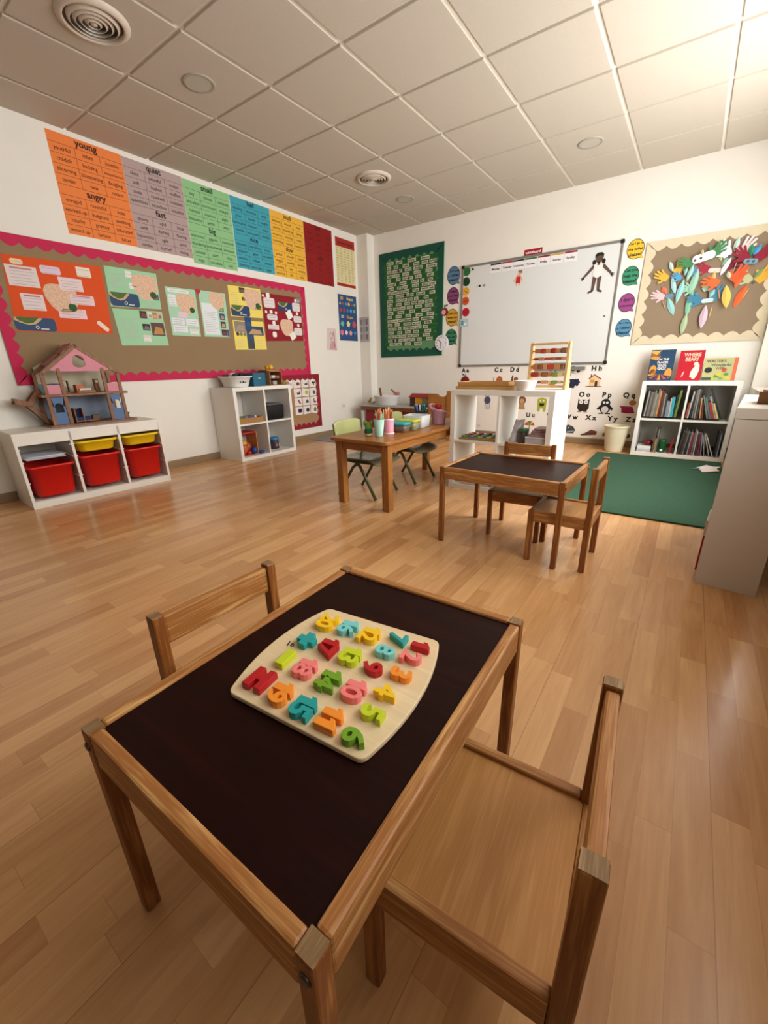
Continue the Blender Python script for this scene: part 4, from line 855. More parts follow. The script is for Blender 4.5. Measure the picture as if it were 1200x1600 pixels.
def leaf(m, p, q_, w, col, d, h=.008):      # a folded paper leaf: two blades meeting in a raised ridge
    mm = mat(col, .75, .04); n_ = 8; dx_, dz_ = q_[0]-p[0], q_[1]-p[1]; L = math.hypot(dx_, dz_); nn = (-dz_/L, dx_/L); vs_ = []; fs = []
    for i in range(n_+1):
        s = i/n_; ww = w*math.sin(PI*s)**.8 if 0 < i < n_ else .0004; x, z = p[0]+dx_*s, p[1]+dz_*s; hh = h*math.sin(PI*min(1, s+.15)) if s < .85 else h*.3
        for k, off in ((-1, 0), (0, hh), (1, 0)): vs_.append(BW.p(x+nn[0]*ww*k, z+nn[1]*ww*k, d+.001+off))
    n3 = len(vs_); vs_ += [tuple(Vector(v)-BW.n*.001) for v in vs_]
    for i in range(n_):
        for k in (0, 1):
            a = i*3+k; f_ = (a, a+1, a+4, a+3); fs += [f_[::-1], tuple(n3+j for j in f_)]
        for e0, e1, fl in ((i*3, i*3+3, 0), (i*3+2, i*3+5, 1)): g_ = (e0, e1, n3+e1, n3+e0); fs.append(g_ if fl else g_[::-1])
    return m.add(vs_, fs, mm)
def stickp(m, p, q_, col, d=.02): return m.tube([BW.p(p[0], p[1], d), BW.p(q_[0], q_[1], d)], .004, 6, mat(col, .7))
NB = [0]
def bird(label, hands=(), leaves=(), sticks=(), eyes=(), face=None, d=.018):
    d = .0138+.0145*(1, 2, 0, 3, 1, 0, 1, 2, 4, 0, 2)[NB[0]]; NB[0] += 1
    allp = [h_[0] for h_ in hands]+[l_[0] for l_ in leaves]
    t = thing('paper_bird', label, 'paper bird', BW.p(sum(p[0] for p in allp)/len(allp), min(p[1] for p in allp), d), 'paper hand birds')
    hx_, hz_ = hands[0][0]; q_ = (hx_-.03*math.sin(hands[0][1]), hz_+.03*math.cos(hands[0][1])); MB().prism(circ(*q_, .006, 8), BW, .0133, d-.0002).build('fixing_pad', PAPER, t)
    for i, h_ in enumerate(hands): m = MB(); hand(m, h_[0], h_[1], h_[2]*1.02, h_[3], d+.002*i); m.build('paper_hand', PAPER, t)
    if face: MB().prism(rot2(rrect(-face[1], face[1], -face[2], face[2], min(face[1], face[2])*.9, 6), face[0], face[3]), BW, d+.0045, d+.0055).build('paper_face', mat(face[4], .75), t)
    for l_ in leaves: m = MB(); leaf(m, l_[0], l_[1], l_[2]*.9, l_[3], d+.004); m.build('paper_beak', PAPER, t)
    for s_ in sticks: m = MB(); stickp(m, *s_, d=d+.006); m.build('stick', PAPER, t)
    for e in eyes: MB().prism(circ(e[0], e[1], .011, 12), BW, d+.0058, d+.0065).build('eye', mat('3f4f58', .6), t)
    return t
bird('paper hand bird with yellow hands and pale blue beak, far left of the tan board', [((-.36,1.66),1.0,.85,'d9a93c'),((-.30,1.69),-.35,.85,'d9a93c')], [((-.329,1.68),(-.274,1.52),.022,'a3cdd0'),((-.33,1.72),(-.366,1.81),.018,'b8d4cc')])
bird('small blue paper hand bird with long teal beak, second from the left', [((-.25,1.645),.9,.6,'4f95bd'),((-.20,1.66),-.7,.6,'4f95bd')], [((-.225,1.645),(-.252,1.435),.026,'8cc4c2'),((-.225,1.67),(-.222,1.77),.016,'a8cfc4')], d=.026)
bird('pink paper hand bird with coral crest, lowest at the left', [((-.36,1.505),1.25,.8,'d9b9bc'),((-.29,1.52),-1.0,.75,'d9b9bc')], [((-.328,1.495),(-.256,1.333),.03,'8cc0be'),((-.345,1.525),(-.395,1.60),.024,'cf6a4e'),((-.31,1.53),(-.30,1.61),.024,'4a7a5a')], [((-.372,1.47),(-.336,1.40),'c99a92')], face=((-.315,1.512),.04,.018,.2,'5f88a0'))
bird('green paper hand bird with white oval face, top middle', [((-.18,1.76),1.3,.85,'3f7d4e'),((-.06,1.80),-.8,.95,'3f7d4e')], [((-.17,1.76),(-.20,1.62),.02,'9cc6b4'),((-.12,1.82),(-.125,1.87),.012,'c9b98a')], eyes=[(-.168,1.785),(-.125,1.798)], face=((-.105,1.805),.085,.034,.22,'e9e6e2'), d=.03)
bird('long pale green folded paper creature hanging down the middle', [((-.13,1.54),1.2,.8,'8fc0a4'),((-.06,1.53),-.9,.7,'9cc4b0')], [((-.13,1.72),(-.155,1.50),.032,'93c2ab'),((-.14,1.55),(-.15,1.31),.03,'7fb79c'),((-.15,1.34),(-.16,1.15),.028,'a3b58e'),((-.10,1.53),(-.125,1.40),.022,'3f92b8')], d=.022)
bird('crimson paper hand bird with cream beak, centre of the board', [((-.04,1.70),1.2,.8,'9c2438'),((.06,1.70),-1.2,.9,'7a1c34')], [((.0,1.69),(-.005,1.49),.026,'d8b474'),((.03,1.76),(.01,1.83),.016,'b5c98a'),((.04,1.72),(.09,1.79),.018,'8fbfa8')], face=((.0,1.69),.05,.018,-.1,'e0c9c2'))
bird('white paper hand bird with long white beak, top right', [((.075,1.79),.5,1.0,'ebe8e8'),((.15,1.79),-.6,1.0,'e3cfcd')], [((.10,1.78),(.047,1.64),.022,'ece8e6'),((.11,1.82),(.125,1.93),.022,'b4cfc6')], [((.15,1.76),(.13,1.62),'c9a48a')], eyes=[(.085,1.79),(.135,1.785)], d=.032)
bird('dark red paper hand bird with blue crest and orange beak, right', [((.215,1.74),.7,.95,'85162c'),((.275,1.735),-.9,1.05,'85162c')], [((.215,1.70),(.175,1.52),.032,'d9622e'),((.235,1.77),(.225,1.86),.022,'2f7f5c'),((.25,1.77),(.29,1.85),.024,'3f8fc0')], eyes=[(.225,1.728),(.262,1.722)], face=((.243,1.725),.05,.02,-.12,'6f98ac'), d=.024)
bird('orange paper hand bird with yellow oval beak, lower right of centre', [((.05,1.57),1.3,.9,'d8602c'),((.14,1.58),-.7,.95,'c9522a')], [((.108,1.55),(.146,1.355),.036,'d6b455'),((.12,1.60),(.10,1.66),.018,'b9c4a0')], [((.057,1.52),(.082,1.44),'d98a50')])
bird('yellow and grey-green paper hand bird with orange beak, far right', [((.28,1.57),.9,.8,'b5b98c'),((.32,1.56),-.75,1.0,'d6a337')], [((.258,1.545),(.2,1.36),.034,'d8602c'),((.29,1.59),(.345,1.66),.022,'6f8f5c')], [((.278,1.51),(.25,1.44),'d9b46a')], eyes=[(.30,1.555)], d=.026)
bird('teal blue paper hand bird with lilac beak, lowest in the centre', [((-.05,1.43),1.1,.85,'3a7896'),((.015,1.435),-.7,.95,'44809a')], [((-.011,1.40),(-.012,1.195),.034,'c4aebc'),((.0,1.46),(.03,1.53),.02,'8fb7b4')], [((.038,1.375),(.033,1.29),'d9b87a')], face=((-.008,1.437),.045,.018,.05,'b9c9cc'))
# ---------------------------------------------------------------- dollhouse on the drawer unit
BROWN = wood('a8744a', '7e5230', 'Z', 1.4, .5); PINK = mat('d18796', .6, .04); DBL = mat('55709a', .6, .04); CRM = mat('b9b29a', .7, .08, 12)
HZ = .5406
dh = thing('dollhouse', 'open fronted wooden dollhouse with pink gable on the drawer unit', 'dollhouse', (-3.94, 1.36, HZ))
HF = Fr((-3.83, 1.365, HZ), (0.05, 1, 0), (0, 0, 1))      # front frame; depth runs back toward the wall
W2_, E_, A_, F2 = .262, .39, .592, .228
def hbox(m, a0, a1, b0, b1, d0, d1, mm=None): return m.prism(rect(a0, a1, b0, b1), HF, d0, d1, mm)
DPT = -.225
m = MB(); hbox(m, -W2_-.02, W2_+.06, 0, .014, DPT, .012); m.build('base', BROWN, dh, .002)
m = MB(); hbox(m, -W2_-.03, W2_+.03, F2-.009, F2+.009, DPT+.02, .012); m.build('upper_floor', BROWN, dh, .002)
def outline(m, d0, d1, w=.024):
    pts = [(-W2_, .014), (-W2_, E_), (0, A_), (W2_, E_), (W2_, .014)]
    for i in range(4):
        p, q = pts[i], pts[i+1]; dx_, dz_ = q[0]-p[0], q[1]-p[1]; L = math.hypot(dx_, dz_); nn = (dz_/L*w, -dx_/L*w)
        m.prism([p, (p[0]+nn[0], p[1]+nn[1]), (q[0]+nn[0], q[1]+nn[1]), q], HF, d0, d1)
    return m
outline(MB(), -.018, 0).build('front_frame', BROWN, dh, .0015); outline(MB(), DPT, DPT+.016).build('rear_frame', BROWN, dh, .0015)
m = MB()
for a in (-.145, .145): m = MB(); hbox(m, a-.012, a+.012, .014, .42, -.018, 0); m.build('post', BROWN, dh, .0015)
# gable with a rounded window hole, built as a ring of quads
g = MB(); hole = [(.0+.042*max(-1, min(1, 1.25*math.cos(a)))*(1 if math.sin(a) < 0 else .9), .468+.045*math.sin(a)) for a in [2*PI*i/24 for i in range(24)]]
def ray_tri(a):
    dx_, dz_ = math.cos(a), math.sin(a); best = 9
    tri = [(-.235, .397), (.235, .397), (0, .575)]
    for i in range(3):
        p, q = tri[i], tri[(i+1) % 3]; ex, ez = q[0]-p[0], q[1]-p[1]; den = dx_*ez-dz_*ex
        if abs(den) < 1e-9: continue
        s = ((p[0])*ez-(p[1]-.468)*ex)/den
        if s > 0: best = min(best, s) if s > 0 else best
    return (dx_*best, .468+dz_*best)
outr = [ray_tri(2*PI*i/24) for i in range(24)]
for i in range(24): j = (i+1) % 24; g.prism([hole[i], outr[i], outr[j], hole[j]], HF, -.012, -.004)
g.build('pink_gable', PINK, dh)
m = MB(); hbox(m, -.24, -.157, F2+.01, F2+.075, -.014, -.006); hbox(m, .157, .24, F2+.01, F2+.075, -.014, -.006); m.build('pink_panels', PINK, dh)
def door(sgn, light):
    a0, a1 = sorted((sgn*.157, sgn*.238)); c = (a0+a1)/2; z0, z1 = .016, F2-.011; m = MB(); zc, r = .135, .026
    m.prism([(a0,z0),(a1,z0),(a1,zc-.03),(a0,zc-.03)], HF, -.014, -.006); m.prism([(a0,zc-.03),(c-r,zc-.03),(c-r,zc+.012),(a0,zc+.012)], HF, -.014, -.006); m.prism([(c+r,zc-.03),(a1,zc-.03),(a1,zc+.012),(c+r,zc+.012)], HF, -.014, -.006)
    n_ = 10; top = [(c+r*math.cos(PI*i/n_), zc+.012+r*math.sin(PI*i/n_)) for i in range(n_+1)]
    for i in range(n_):
        def up_(p): return (a1+(a0-a1)*((r*1.0-(p[0]-c))/(2*r)), z1)
        m.prism([top[i], up_(top[i]), up_(top[i+1]), top[i+1]], HF, -.014, -.006)
    m.build('blue_front_panel', DBL, dh)
door(-1, 0); door(1, 1)
m = MB(); hbox(m, -W2_+.02, W2_-.02, F2+.01, .43, DPT-.004, DPT); m.prism([(-.24,.43),(.24,.43),(0,.565)], HF, DPT-.004, DPT); m.build('upper_back_wall', CRM, dh)
m = MB(); hbox(m, -W2_+.02, -.10, F2+.01, .31, DPT+.001, DPT+.004); m.build('teal_back_panel', mat('4f8a96', .6), dh)
m = MB(); hbox(m, -W2_+.02, W2_-.02, .014, F2-.01, DPT-.004, DPT); m.build('lower_back_wall', mat('7e8c9e', .7, .1, 14), dh)
m = MB(); hbox(m, -.122, -.117, .014, F2-.01, DPT, -.06); m.build('inner_wall', CRM, dh)
m = MB()
for s0, s1 in ((.0, .34), (.36, .74)):
    p = (-W2_*(s1)*1.0, A_-(A_-E_)*s1); q = (-W2_*s0, A_-(A_-E_)*s0)
    m.prism([p, q, (q[0], q[1]+.008), (p[0], p[1]+.008)], HF, DPT-.01, -.05-.05*(s0 > 0))
m.build('roof_boards', mat('a8706a', .6, .06), dh)
# side stair and landing on the left, steps folded down to the base
m = MB()
m.prism([(-.43,.18),(-.34,.15),(-.255,.25),(-.265,.29),(-.35,.195),(-.425,.22)], HF, -.12, -.105); m.prism([(-.43,.18),(-.34,.15),(-.255,.25),(-.265,.29),(-.35,.195),(-.425,.22)], HF, -.20, -.185)
m.prism([(-.415,.192),(-.345,.158),(-.345,.164),(-.415,.198)], HF, -.185, -.12); m.prism([(-.345,.158),(-.27,.25),(-.27,.256),(-.345,.164)], HF, -.185, -.12)
m.prism([(-.37,.165),(-.33,.165),(-.225,.015),(-.262,.015)], HF, -.12, -.105); m.prism([(-.37,.165),(-.33,.165),(-.225,.015),(-.262,.015)], HF, -.20, -.185)
m.build('side_slide', BROWN, dh, .001)
m = MB(); m.prism([(-.35,.148),(-.345,.152),(-.25,.02),(-.255,.016)], HF, -.185, -.12); m.build('pale_slide_bed', mat('b9cdb9', .5), dh)
def hthing(name, label, a, b, d): return thing(name, label, 'doll furniture', HF.p(a, b, d), 'doll furniture in the dollhouse')
t = hthing('doll_bed', 'toy bed with white bedding and orange headboard upstairs in the dollhouse', 0, F2+.0098, -.08)
m = MB(); hbox(m, -.045, .075, F2+.0098, F2+.03, -.10, -.03); m.build('frame', BROWN, t); m = MB(); hbox(m, -.05, -.04, F2+.0098, F2+.07, -.10, -.03); hbox(m, -.05, .02, F2+.03, F2+.066, -.10, -.094); m.build('headboard', mat('b85a1e', .5), t); m = MB(); hbox(m, -.03, .05, F2+.03, F2+.042, -.095, -.035); m.build('bedding', mat('e0dbd2', .8), t)
t = hthing('doll_shelf', 'small toy shelf at the left upstairs in the dollhouse', -.1, F2+.0098, -.1)
m = MB(); hbox(m, -.125, -.119, F2+.0098, F2+.10, -.12, -.08); hbox(m, -.085, -.079, F2+.0098, F2+.10, -.12, -.08)
for z in (.0, .045, .09): hbox(m, -.119, -.085, F2+.0102+z, F2+.015+z, -.12, -.08)
m.build('frame', BROWN, t)
t = hthing('doll_wardrobe', 'toy wardrobe at the right upstairs in the dollhouse', .12, F2+.0098, -.1)
m = MB(); hbox(m, .10, .13, F2+.0098, F2+.11, -.13, -.09); m.build('cabinet', BROWN, t, .001); m = MB(); m.prism(circ(.115, F2+.09, .011, 12), HF, -.09, -.0885); m.build('clock_dial', mat('cfc5a8', .6), t)
t = hthing('doll_armchair', 'toy rocking armchair with navy cushion on the dollhouse ground floor', -.05, .014, -.09)
m = MB(); hbox(m, -.105, -.098, .0148, .125, -.10, -.03); hbox(m, -.052, -.045, .0148, .125, -.10, -.03); hbox(m, -.105, -.045, .118, .125, -.10, -.094); hbox(m, -.105, .02, .022, .030, -.10, -.03); m.build('frame', BROWN, t); m = MB(); hbox(m, -.096, -.054, .03, .117, -.095, -.085); hbox(m, -.096, .0, .031, .055, -.085, -.035); m.build('navy_cushion', mat('23305a', .8), t)
t = hthing('doll_chest', 'small brown toy chest on the dollhouse ground floor', .03, .014, -.1)
m = MB(); hbox(m, .03, .075, .0148, .06, -.13, -.09); m.build('chest', mat('6a4a34', .6), t, .001)
t = hthing('doll_stool', 'tiny dark toy stool outside the right of the dollhouse', .285, .014, -.1)
m = MB()
for a, d_ in ((.278,-.09),(.298,-.09),(.278,-.11),(.298,-.11)): hbox(m, a-.003, a+.003, .0148, .05, d_-.003, d_+.003)
hbox(m, .27, .306, .05, .058, -.118, -.082); m.build('frame', mat('3a2a26', .6), t)
# ---------------------------------------------------------------- things on and in the toy shelf
KZ = .7506
tb_ = thing('plastic_tub', 'oval white washing-up tub of dark toys on the toy shelf', 'tub', (-3.90, 2.78, KZ))
q = MB(); q.rr([(KZ, .115, .10, .08), (KZ+.01, .122, .108, .085), (KZ+.095, .148, .132, .10), (KZ+.097, .165, .148, .11), (KZ+.108, .166, .149, .11), (KZ+.108, .155, .138, .10), (KZ+.09, .142, .127, .10), (KZ+.012, .115, .10, .08)], 8, c=(-3.90, 2.78)); q.build('basin', mat('e8e6e0', .35, .02), tb_)
TF = Fr((-3.763, 2.78, KZ+.04), (.05, 1, 0), (0.18, 0, 1)); MB().prism(rect(-.045, -.037, .0, .022), TF, .005, .0065).prism(circ(-.01, .012, .009, 12, .011), TF, .005, .0065).prism(rect(.005, .022, .006, .014), TF, .005, .0065).build('printed_mark', INK, tb_)
for i in range(9):
    a = i*2.4; r = .02+.075*((i*5) % 9)/9; c_ = ['1c1a20', '2a2230', 'd8d4d0', '18181a', '3a2030', '22222a', 'c9c5c0', '2c2420', '1a2030'][i]
    one(MB().cbox((-3.90+r*math.cos(a), 2.78+r*math.sin(a), KZ+.098+.012*(i % 3)), (.075, .05, .03), a, None, Matrix.Rotation(a, 3, 'Z') @ Matrix.Rotation(.3*((i % 3)-1), 3, 'X')), 'toy_piece', mat(c_, .5), ('pale toy piece in the white tub on the toy shelf' if c_ in ('d8d4d0', 'c9c5c0') else 'dark toy piece heaped in the white tub on the toy shelf'), 'toy', 'dark toys in the white tub' if c_ not in ('d8d4d0', 'c9c5c0') else 'pale toys in the white tub', .008)
t = thing('storage_box', 'teal lidless box between white tub and toy garage', 'box', (-3.95, 3.04, KZ))
q = MB(); q.box(-4.06, -3.83, 2.955, 2.962, KZ, KZ+.135); q.box(-4.06, -3.83, 3.113, 3.12, KZ, KZ+.135); q.box(-4.06, -4.053, 2.962, 3.113, KZ, KZ+.135); q.box(-3.837, -3.83, 2.962, 3.113, KZ, KZ+.135); q.box(-4.053, -3.837, 2.962, 3.113, KZ, KZ+.006); q.build('carton', mat('17607a', .5), t)
MB().box(-3.8298, -3.829, 3.02, 3.055, KZ+.075, KZ+.085).build('label_plate', mat('b9b4a8', .4), t)
t = thing('toy_garage', 'open wooden toy garage box on the right of the toy shelf top', 'toy', (-3.87, 3.20, KZ))
wb_ = wood('b98f58', '96683a', 'Y', 1.5, .5); q = MB()
q.box(-3.97, -3.77, 3.13, 3.138, KZ, KZ+.15); q.box(-3.97, -3.77, 3.292, 3.30, KZ, KZ+.15); q.box(-3.97, -3.77, 3.13, 3.30, KZ+.142, KZ+.15); q.box(-3.97, -3.77, 3.138, 3.292, KZ, KZ+.006); q.box(-3.97, -3.963, 3.138, 3.292, KZ+.006, KZ+.142); q.build('case', wb_, t, .001)
MB().box(-3.96, -3.78, 3.138, 3.292, KZ+.07, KZ+.075).build('deck', mat('8a3c38', .5), t)
def block(c_, d_, rz, col, label, group, bev=.004): return one(MB().cbox(c_, d_, rz), 'toy_block', mat(col, .45), label, 'toy', group, bev)
block((-3.81, 3.196, KZ+.091), (.05, .06, .03), .3, 'd8d2cc', 'white toy car-sized block on the upper deck of the toy garage', 'toys by the toy garage')
block((-3.80, 3.25, KZ+.089), (.04, .05, .026), -.2, '8a5a3a', 'brown toy block on the upper deck of the toy garage', 'toys by the toy garage')
block((-3.80, 3.20, KZ+.0268), (.05, .06, .04), .1, 'a8a098', 'grey toy block on the lower floor of the toy garage', 'toys by the toy garage')
one(MB().box(-3.93, -3.80, 3.12, 3.26, KZ+.151, KZ+.163), 'wooden_tray', wb_, 'flat wooden tray with golden toys on top of the toy garage', 'tray')
for i, (y, x, r) in enumerate(((3.17, -3.85, .024), (3.205, -3.83, .028), (3.235, -3.86, .02))):
    one(MB().ball((x, y, KZ+.163+r), r), 'toy_ball', mat(['c98a1c', 'e0ae2a', 'b06a20'][i], .4), ['orange-gold toy ball, left of three on the wooden tray', 'bright golden toy ball, middle of three on the wooden tray', 'brownish toy ball, right of three on the wooden tray'][i], 'toy', 'balls on the wooden tray')
for i in range(4):
    block((-3.78+.012*(i % 2), 3.325+.02*i-.012*(i % 2), KZ+.016+.012*(i == 2)), (.04, .024, .03), .5*i, ['b8902c', '7a7a84', 'd0b048', 'a07828'][i], ['dull gold toy block nearest the toy garage', 'grey toy block among gold ones at the shelf end', 'pale gold toy block at the shelf end', 'dark gold toy block last on the shelf end'][i], 'gold toys at the shelf end')
KX = -3.908
def kx(x, y, z): return (KX-y, 2.981+x, z)      # shelf coordinates: x along it, y depth toward the wall, z up
CL = .0365; Z2 = .3845; Z1 = .0366
# upper left: tray and toy house; upper right: black bag; lower left: frame with toy figures; lower right: blue lidded jar
t = thing('cardboard_tray', 'shallow brown tray of small toys in the upper left cube of the toy shelf', 'tray', kx(-.18, -.05, Z2))
q = MB(); x0, x1, y0, y1 = -.33, -.03, -.17, .06
for a in ((x0, x1, y0, y0+.006), (x0, x1, y1-.006, y1), (x0, x0+.006, y0+.006, y1-.006), (x1-.006, x1, y0+.006, y1-.006)):
    p, r_ = kx(a[0], a[2], 0), kx(a[1], a[3], 0); q.box(min(p[0], r_[0]), max(p[0], r_[0]), p[1], r_[1], Z2, Z2+.055)
p, r_ = kx(x0+.006, y0+.006, 0), kx(x1-.006, y1-.006, 0); q.box(r_[0], p[0], p[1], r_[1], Z2, Z2+.005); q.build('tray', mat('a3733f', .7), t)
for i, (x, y, c_, l_) in enumerate(((-.28, -.1, '5a7a48', 'green'), (-.20, -.08, '8a8a8a', 'grey'), (-.12, -.1, '4a6aa8', 'blue'), (-.07, -.06, 'd0ccc4', 'white'))):
    o_ = one(MB().cbox(kx(x, y, Z2+.04), (.05, .06, .05), .4*i), 'toy_block', mat(c_, .45), '%s toy block in the brown tray of the toy shelf' % l_, 'toy', 'toys in the brown tray', .004)
t = thing('toy_house', 'small toy house with white gable and green ramp in the upper left cube', 'toy', kx(-.27, .10, Z2))
m = MB(); FK = Fr((KX-.064, 2.981, Z2), (0,1,0), (0,0,1))
m.prism(rect(-.33, -.21, .0, .14), FK, -.1, -.02, mat('3f8f7a', .5)); m.prism(rect(-.34, -.2, .14, .2), FK, -.11, .0, mat('dcd6cc', .5)); m.prism([(-.2,.0),(-.18,.0),(-.22,.19),(-.235,.19)], FK, -.05, .0, mat('5aa890', .5)); m.prism(rect(-.32, -.28, .2, .25), FK, -.08, -.03, mat('7a3a2c', .5)); m.prism(rect(-.26, -.23, .2, .26), FK, -.08, -.03, mat('a86a4a', .5)); m.build('house', WHITE, t)
t = thing('storage_bag', 'black fabric bag with grey lid in the upper right cube of the toy shelf', 'bag', kx(.18, .0, Z2))
m = MB(); cc_ = kx(.175, -.02, 0); m.rr([(Z2, .12, .125, .02), (Z2+.14, .13, .13, .025), (Z2+.155, .125, .125, .03)], 5, c=(cc_[0], cc_[1])); m.build('bag_body', mat('141416', .7, .2, 40, bump=.4), t)
m = MB(); m.rr([(Z2+.155, .12, .11, .03), (Z2+.172, .115, .105, .03)], 5, c=(cc_[0], cc_[1])); m.build('lid', mat('5a5a5e', .6), t)
t = thing('toy_box', 'open red and orange fronted toy box in the lower left cube', 'toy', kx(-.19, .0, Z1))
m = MB(); FL = Fr((KX, 2.981, Z1), (0,1,0), (0,0,1)); OR = mat('c8762c', .5); RD = mat('b02a2a', .5)
m.prism(rect(-.32, -.312, .0, .25), FL, -.06, .13, OR); m.prism(rect(-.12, -.112, .0, .25), FL, -.06, .13, OR); m.prism(rect(-.312, -.12, .235, .25), FL, -.06, .13, RD); m.prism(rect(-.312, -.12, .0, .235), FL, -.06, -.052, mat('c9c2be', .6)); m.prism(rect(-.312, -.12, .0, .006), FL, -.052, .13, OR); m.build('case', OR, t)
def lump(x, d_, r, col, label, sz=1.2): return one(MB().ball(FL.p(x, .0068+r*sz, d_), r, None, 16, 10, sz), 'toy_figure', mat(col, .4), label, 'toy', 'egg-shaped toys in the lower left cube')
lump(-.265, .09, .036, 'c65a3a', 'tall salmon egg-shaped toy at the front left of the lower left cube', 1.7)
one(MB().lathe([(.036, 0), (.038, .012), (.03, .03), (.012, .04)], FL.p(-.265, .006+.118, .09)), 'toy_hat', mat('dba827', .4), 'yellow toy hat on the salmon egg-shaped toy', 'toy hat')
lump(-.19, .04, .05, 'a5512c', 'big brown egg-shaped toy in the middle of the lower left cube', 1.3)
lump(-.235, .125, .03, 'c0241c', 'red round toy in front of the brown egg-shaped toy', .8)
lump(-.163, .125, .036, '1f3f8f', 'blue egg-shaped toy at the front of the lower left cube', 1.1)
block(kx(-.08, -.13, Z1+.0155), (.05, .06, .03), .3, '22458f', 'flat blue toy at the right of the lower left cube', 'loose blue toys'); block(kx(-.055, -.09, Z1+.0135), (.04, .04, .026), .8, '2a4a98', 'small blue toy against the middle divider', 'loose blue toys')
t = thing('plastic_jar', 'clear jar of coloured pieces with blue lid in the lower right cube', 'jar', kx(.2, -.03, Z1))
c_ = kx(.2, -.03, 0); MB().lathe([(.05, 0), (.054, .006), (.054, .09), (.05, .1)], (c_[0], c_[1], Z1), 24).build('jar', mat('4a3038', .3, .6, 90), t); MB().lathe([(.056, .1), (.058, .104), (.058, .128), (.05, .132)], (c_[0], c_[1], Z1), 24).build('lid', mat('1c78b8', .35), t)
MB().prism([(.0,.03),(.05,.025),(.05,.055),(.0,.06)], Fr((c_[0]+.049, c_[1]-.012, Z1), (-.25,1,0), (0,0,1)), .0, .006).build('label', PAPER, t)
# ---------------------------------------------------------------- big wooden table, school chairs, things on the table
OAK = {a: wood('b9803f', '8f5a26', a, 1.3, .35) for a in 'XYZ'}
bt = thing('wooden_table', 'honey brown wooden table with pencil pots in mid room', 'table', (-1.697, 2.71, 0))
th = -.012
def lt(x, y): return (-1.697+x*math.cos(th)-y*math.sin(th), 2.71+x*math.sin(th)+y*math.cos(th))
def rbox(m, x0, x1, y0, y1, z0, z1):
    vs_ = [(*lt(x, y), z) for z in (z0, z1) for y in (y0, y1) for x in (x0, x1)]
    return m.add(vs_, [(0,2,3,1),(4,5,7,6),(0,1,5,4),(1,3,7,5),(3,2,6,7),(2,0,4,6)])
TZ = .475
m = MB(); p_ = [lt(x, y) for x, y in rrect(-.245, .245, -.65, .65, .035, 6)]; m.prism(p_, TOP, TZ-.022, TZ); m.build('tabletop', OAK['Y'], bt, .004)
for sx in (-1, 1):
    for sy in (-1, 1):
        a, b_ = sorted((sx*.222, sx*.168)), sorted((sy*.605, sy*.551)); rbox(MB(), *a, *b_, 0, TZ-.022).build('leg', OAK['Z'], bt, .004)
for sx in (-1, 1): a = sorted((sx*.214, sx*.194)); rbox(MB(), *a, -.551, .551, TZ-.082, TZ-.022).build('apron', OAK['Y'], bt, .002)
for sy in (-1, 1): b_ = sorted((sy*.597, sy*.577)); rbox(MB(), -.168, .168, *b_, TZ-.082, TZ-.022).build('apron', OAK['X'], bt, .002)
OLIVE = mat('474c30', .4, .04); SEATM = mat('75745a', .22, .05, spec=.6); BACKM = mat('a9ad72', .35, .04)
def school_chair():
    t = thing('school_chair', 'x', 'chair')         # looks to +y; rounded plywood seat and back on a tube frame
    SZ = .29; r = .0112
    for s in (-1, 1):
        x = s*.145
        MB().tube([(x*1.02, .165, .006), (x*.98, .03, SZ-.05), (x*.96, .0, SZ-.025), (x*.96, -.02, SZ-.02)], r).build('front_leg', OLIVE, t)
        MB().tube([(x*1.02, -.175, .006), (x*.98, -.035, SZ-.06), (x*.96, .0, SZ-.035)], r).build('rear_leg', OLIVE, t)
        MB().tube([(x*.96, .17, SZ-.016), (x*.96, -.02, SZ-.018), (x*.96, -.13, SZ-.01), (x*.97, -.165, SZ+.03), (x*.98, -.195, SZ+.24)], r).build('back_upright', OLIVE, t)
    MB().tube([(-.14, .12, SZ-.017), (.14, .12, SZ-.017)], .007).build('cross_tube', OLIVE, t)
    m = MB(); nx, ny = 10, 10; rs = []
    def sz(u, v): return SZ+.010*u*u-.028*max(0, v-.55)**2*5+.012*max(0, -v-.6)
    def edge(u, v):
        k = 1-.06*abs(v)**4; return u*.172*k, v*.175*(1-.08*abs(u)**4)+.02
    top = [[(*edge(-1+2*i/nx, -1+2*j/ny), sz(-1+2*i/nx, -1+2*j/ny)) for i in range(nx+1)] for j in range(ny+1)]
    def sheet_(top, off, m):
        n0 = (nx+1)*(ny+1); V = [p for row in top for p in row]; V2 = [tuple(Vector(p)-Vector(off)) for p in V]; F = []
        for j in range(ny):
            for i in range(nx): a = j*(nx+1)+i; f_ = (a, a+1, a+nx+2, a+nx+1); F += [f_, tuple(n0+k for k in f_[::-1])]
        b_ = [i for i in range(nx+1)]+[j*(nx+1)+nx for j in range(1, ny+1)]+[ny*(nx+1)+i for i in range(nx-1, -1, -1)]+[j*(nx+1) for j in range(ny-1, 0, -1)]
        for k in range(len(b_)): p, q = b_[k], b_[(k+1) % len(b_)]; F.append((q, p, n0+p, n0+q))
        return m.add(V+V2, F, None, True)
    sheet_(top, (0,0,.008), m).build('seat', SEATM, t)
    bk_ = [[((-1+2*i/nx)*.158*(1-.05*abs(-1+2*j/ny)**5), -.182-.02*(j/ny)+.02*(1-2*i/nx)**2, SZ+.135+(.125*j/ny)-(.012*abs(-1+2*i/nx)**6 if j == ny else 0)) for i in range(nx+1)] for j in range(ny+1)]
    sheet_(bk_, (0,.009,0), MB()).build('backrest', BACKM, t)
    for s in (-1, 1):
        for z in (.18, .235): MB().ball((s*.136, -.171-.02*(z-.145)/.125, SZ+z), .006, None, 8, 4).build('rivet', mat('c9c7bf', .3, metal=.5), t)
    return t
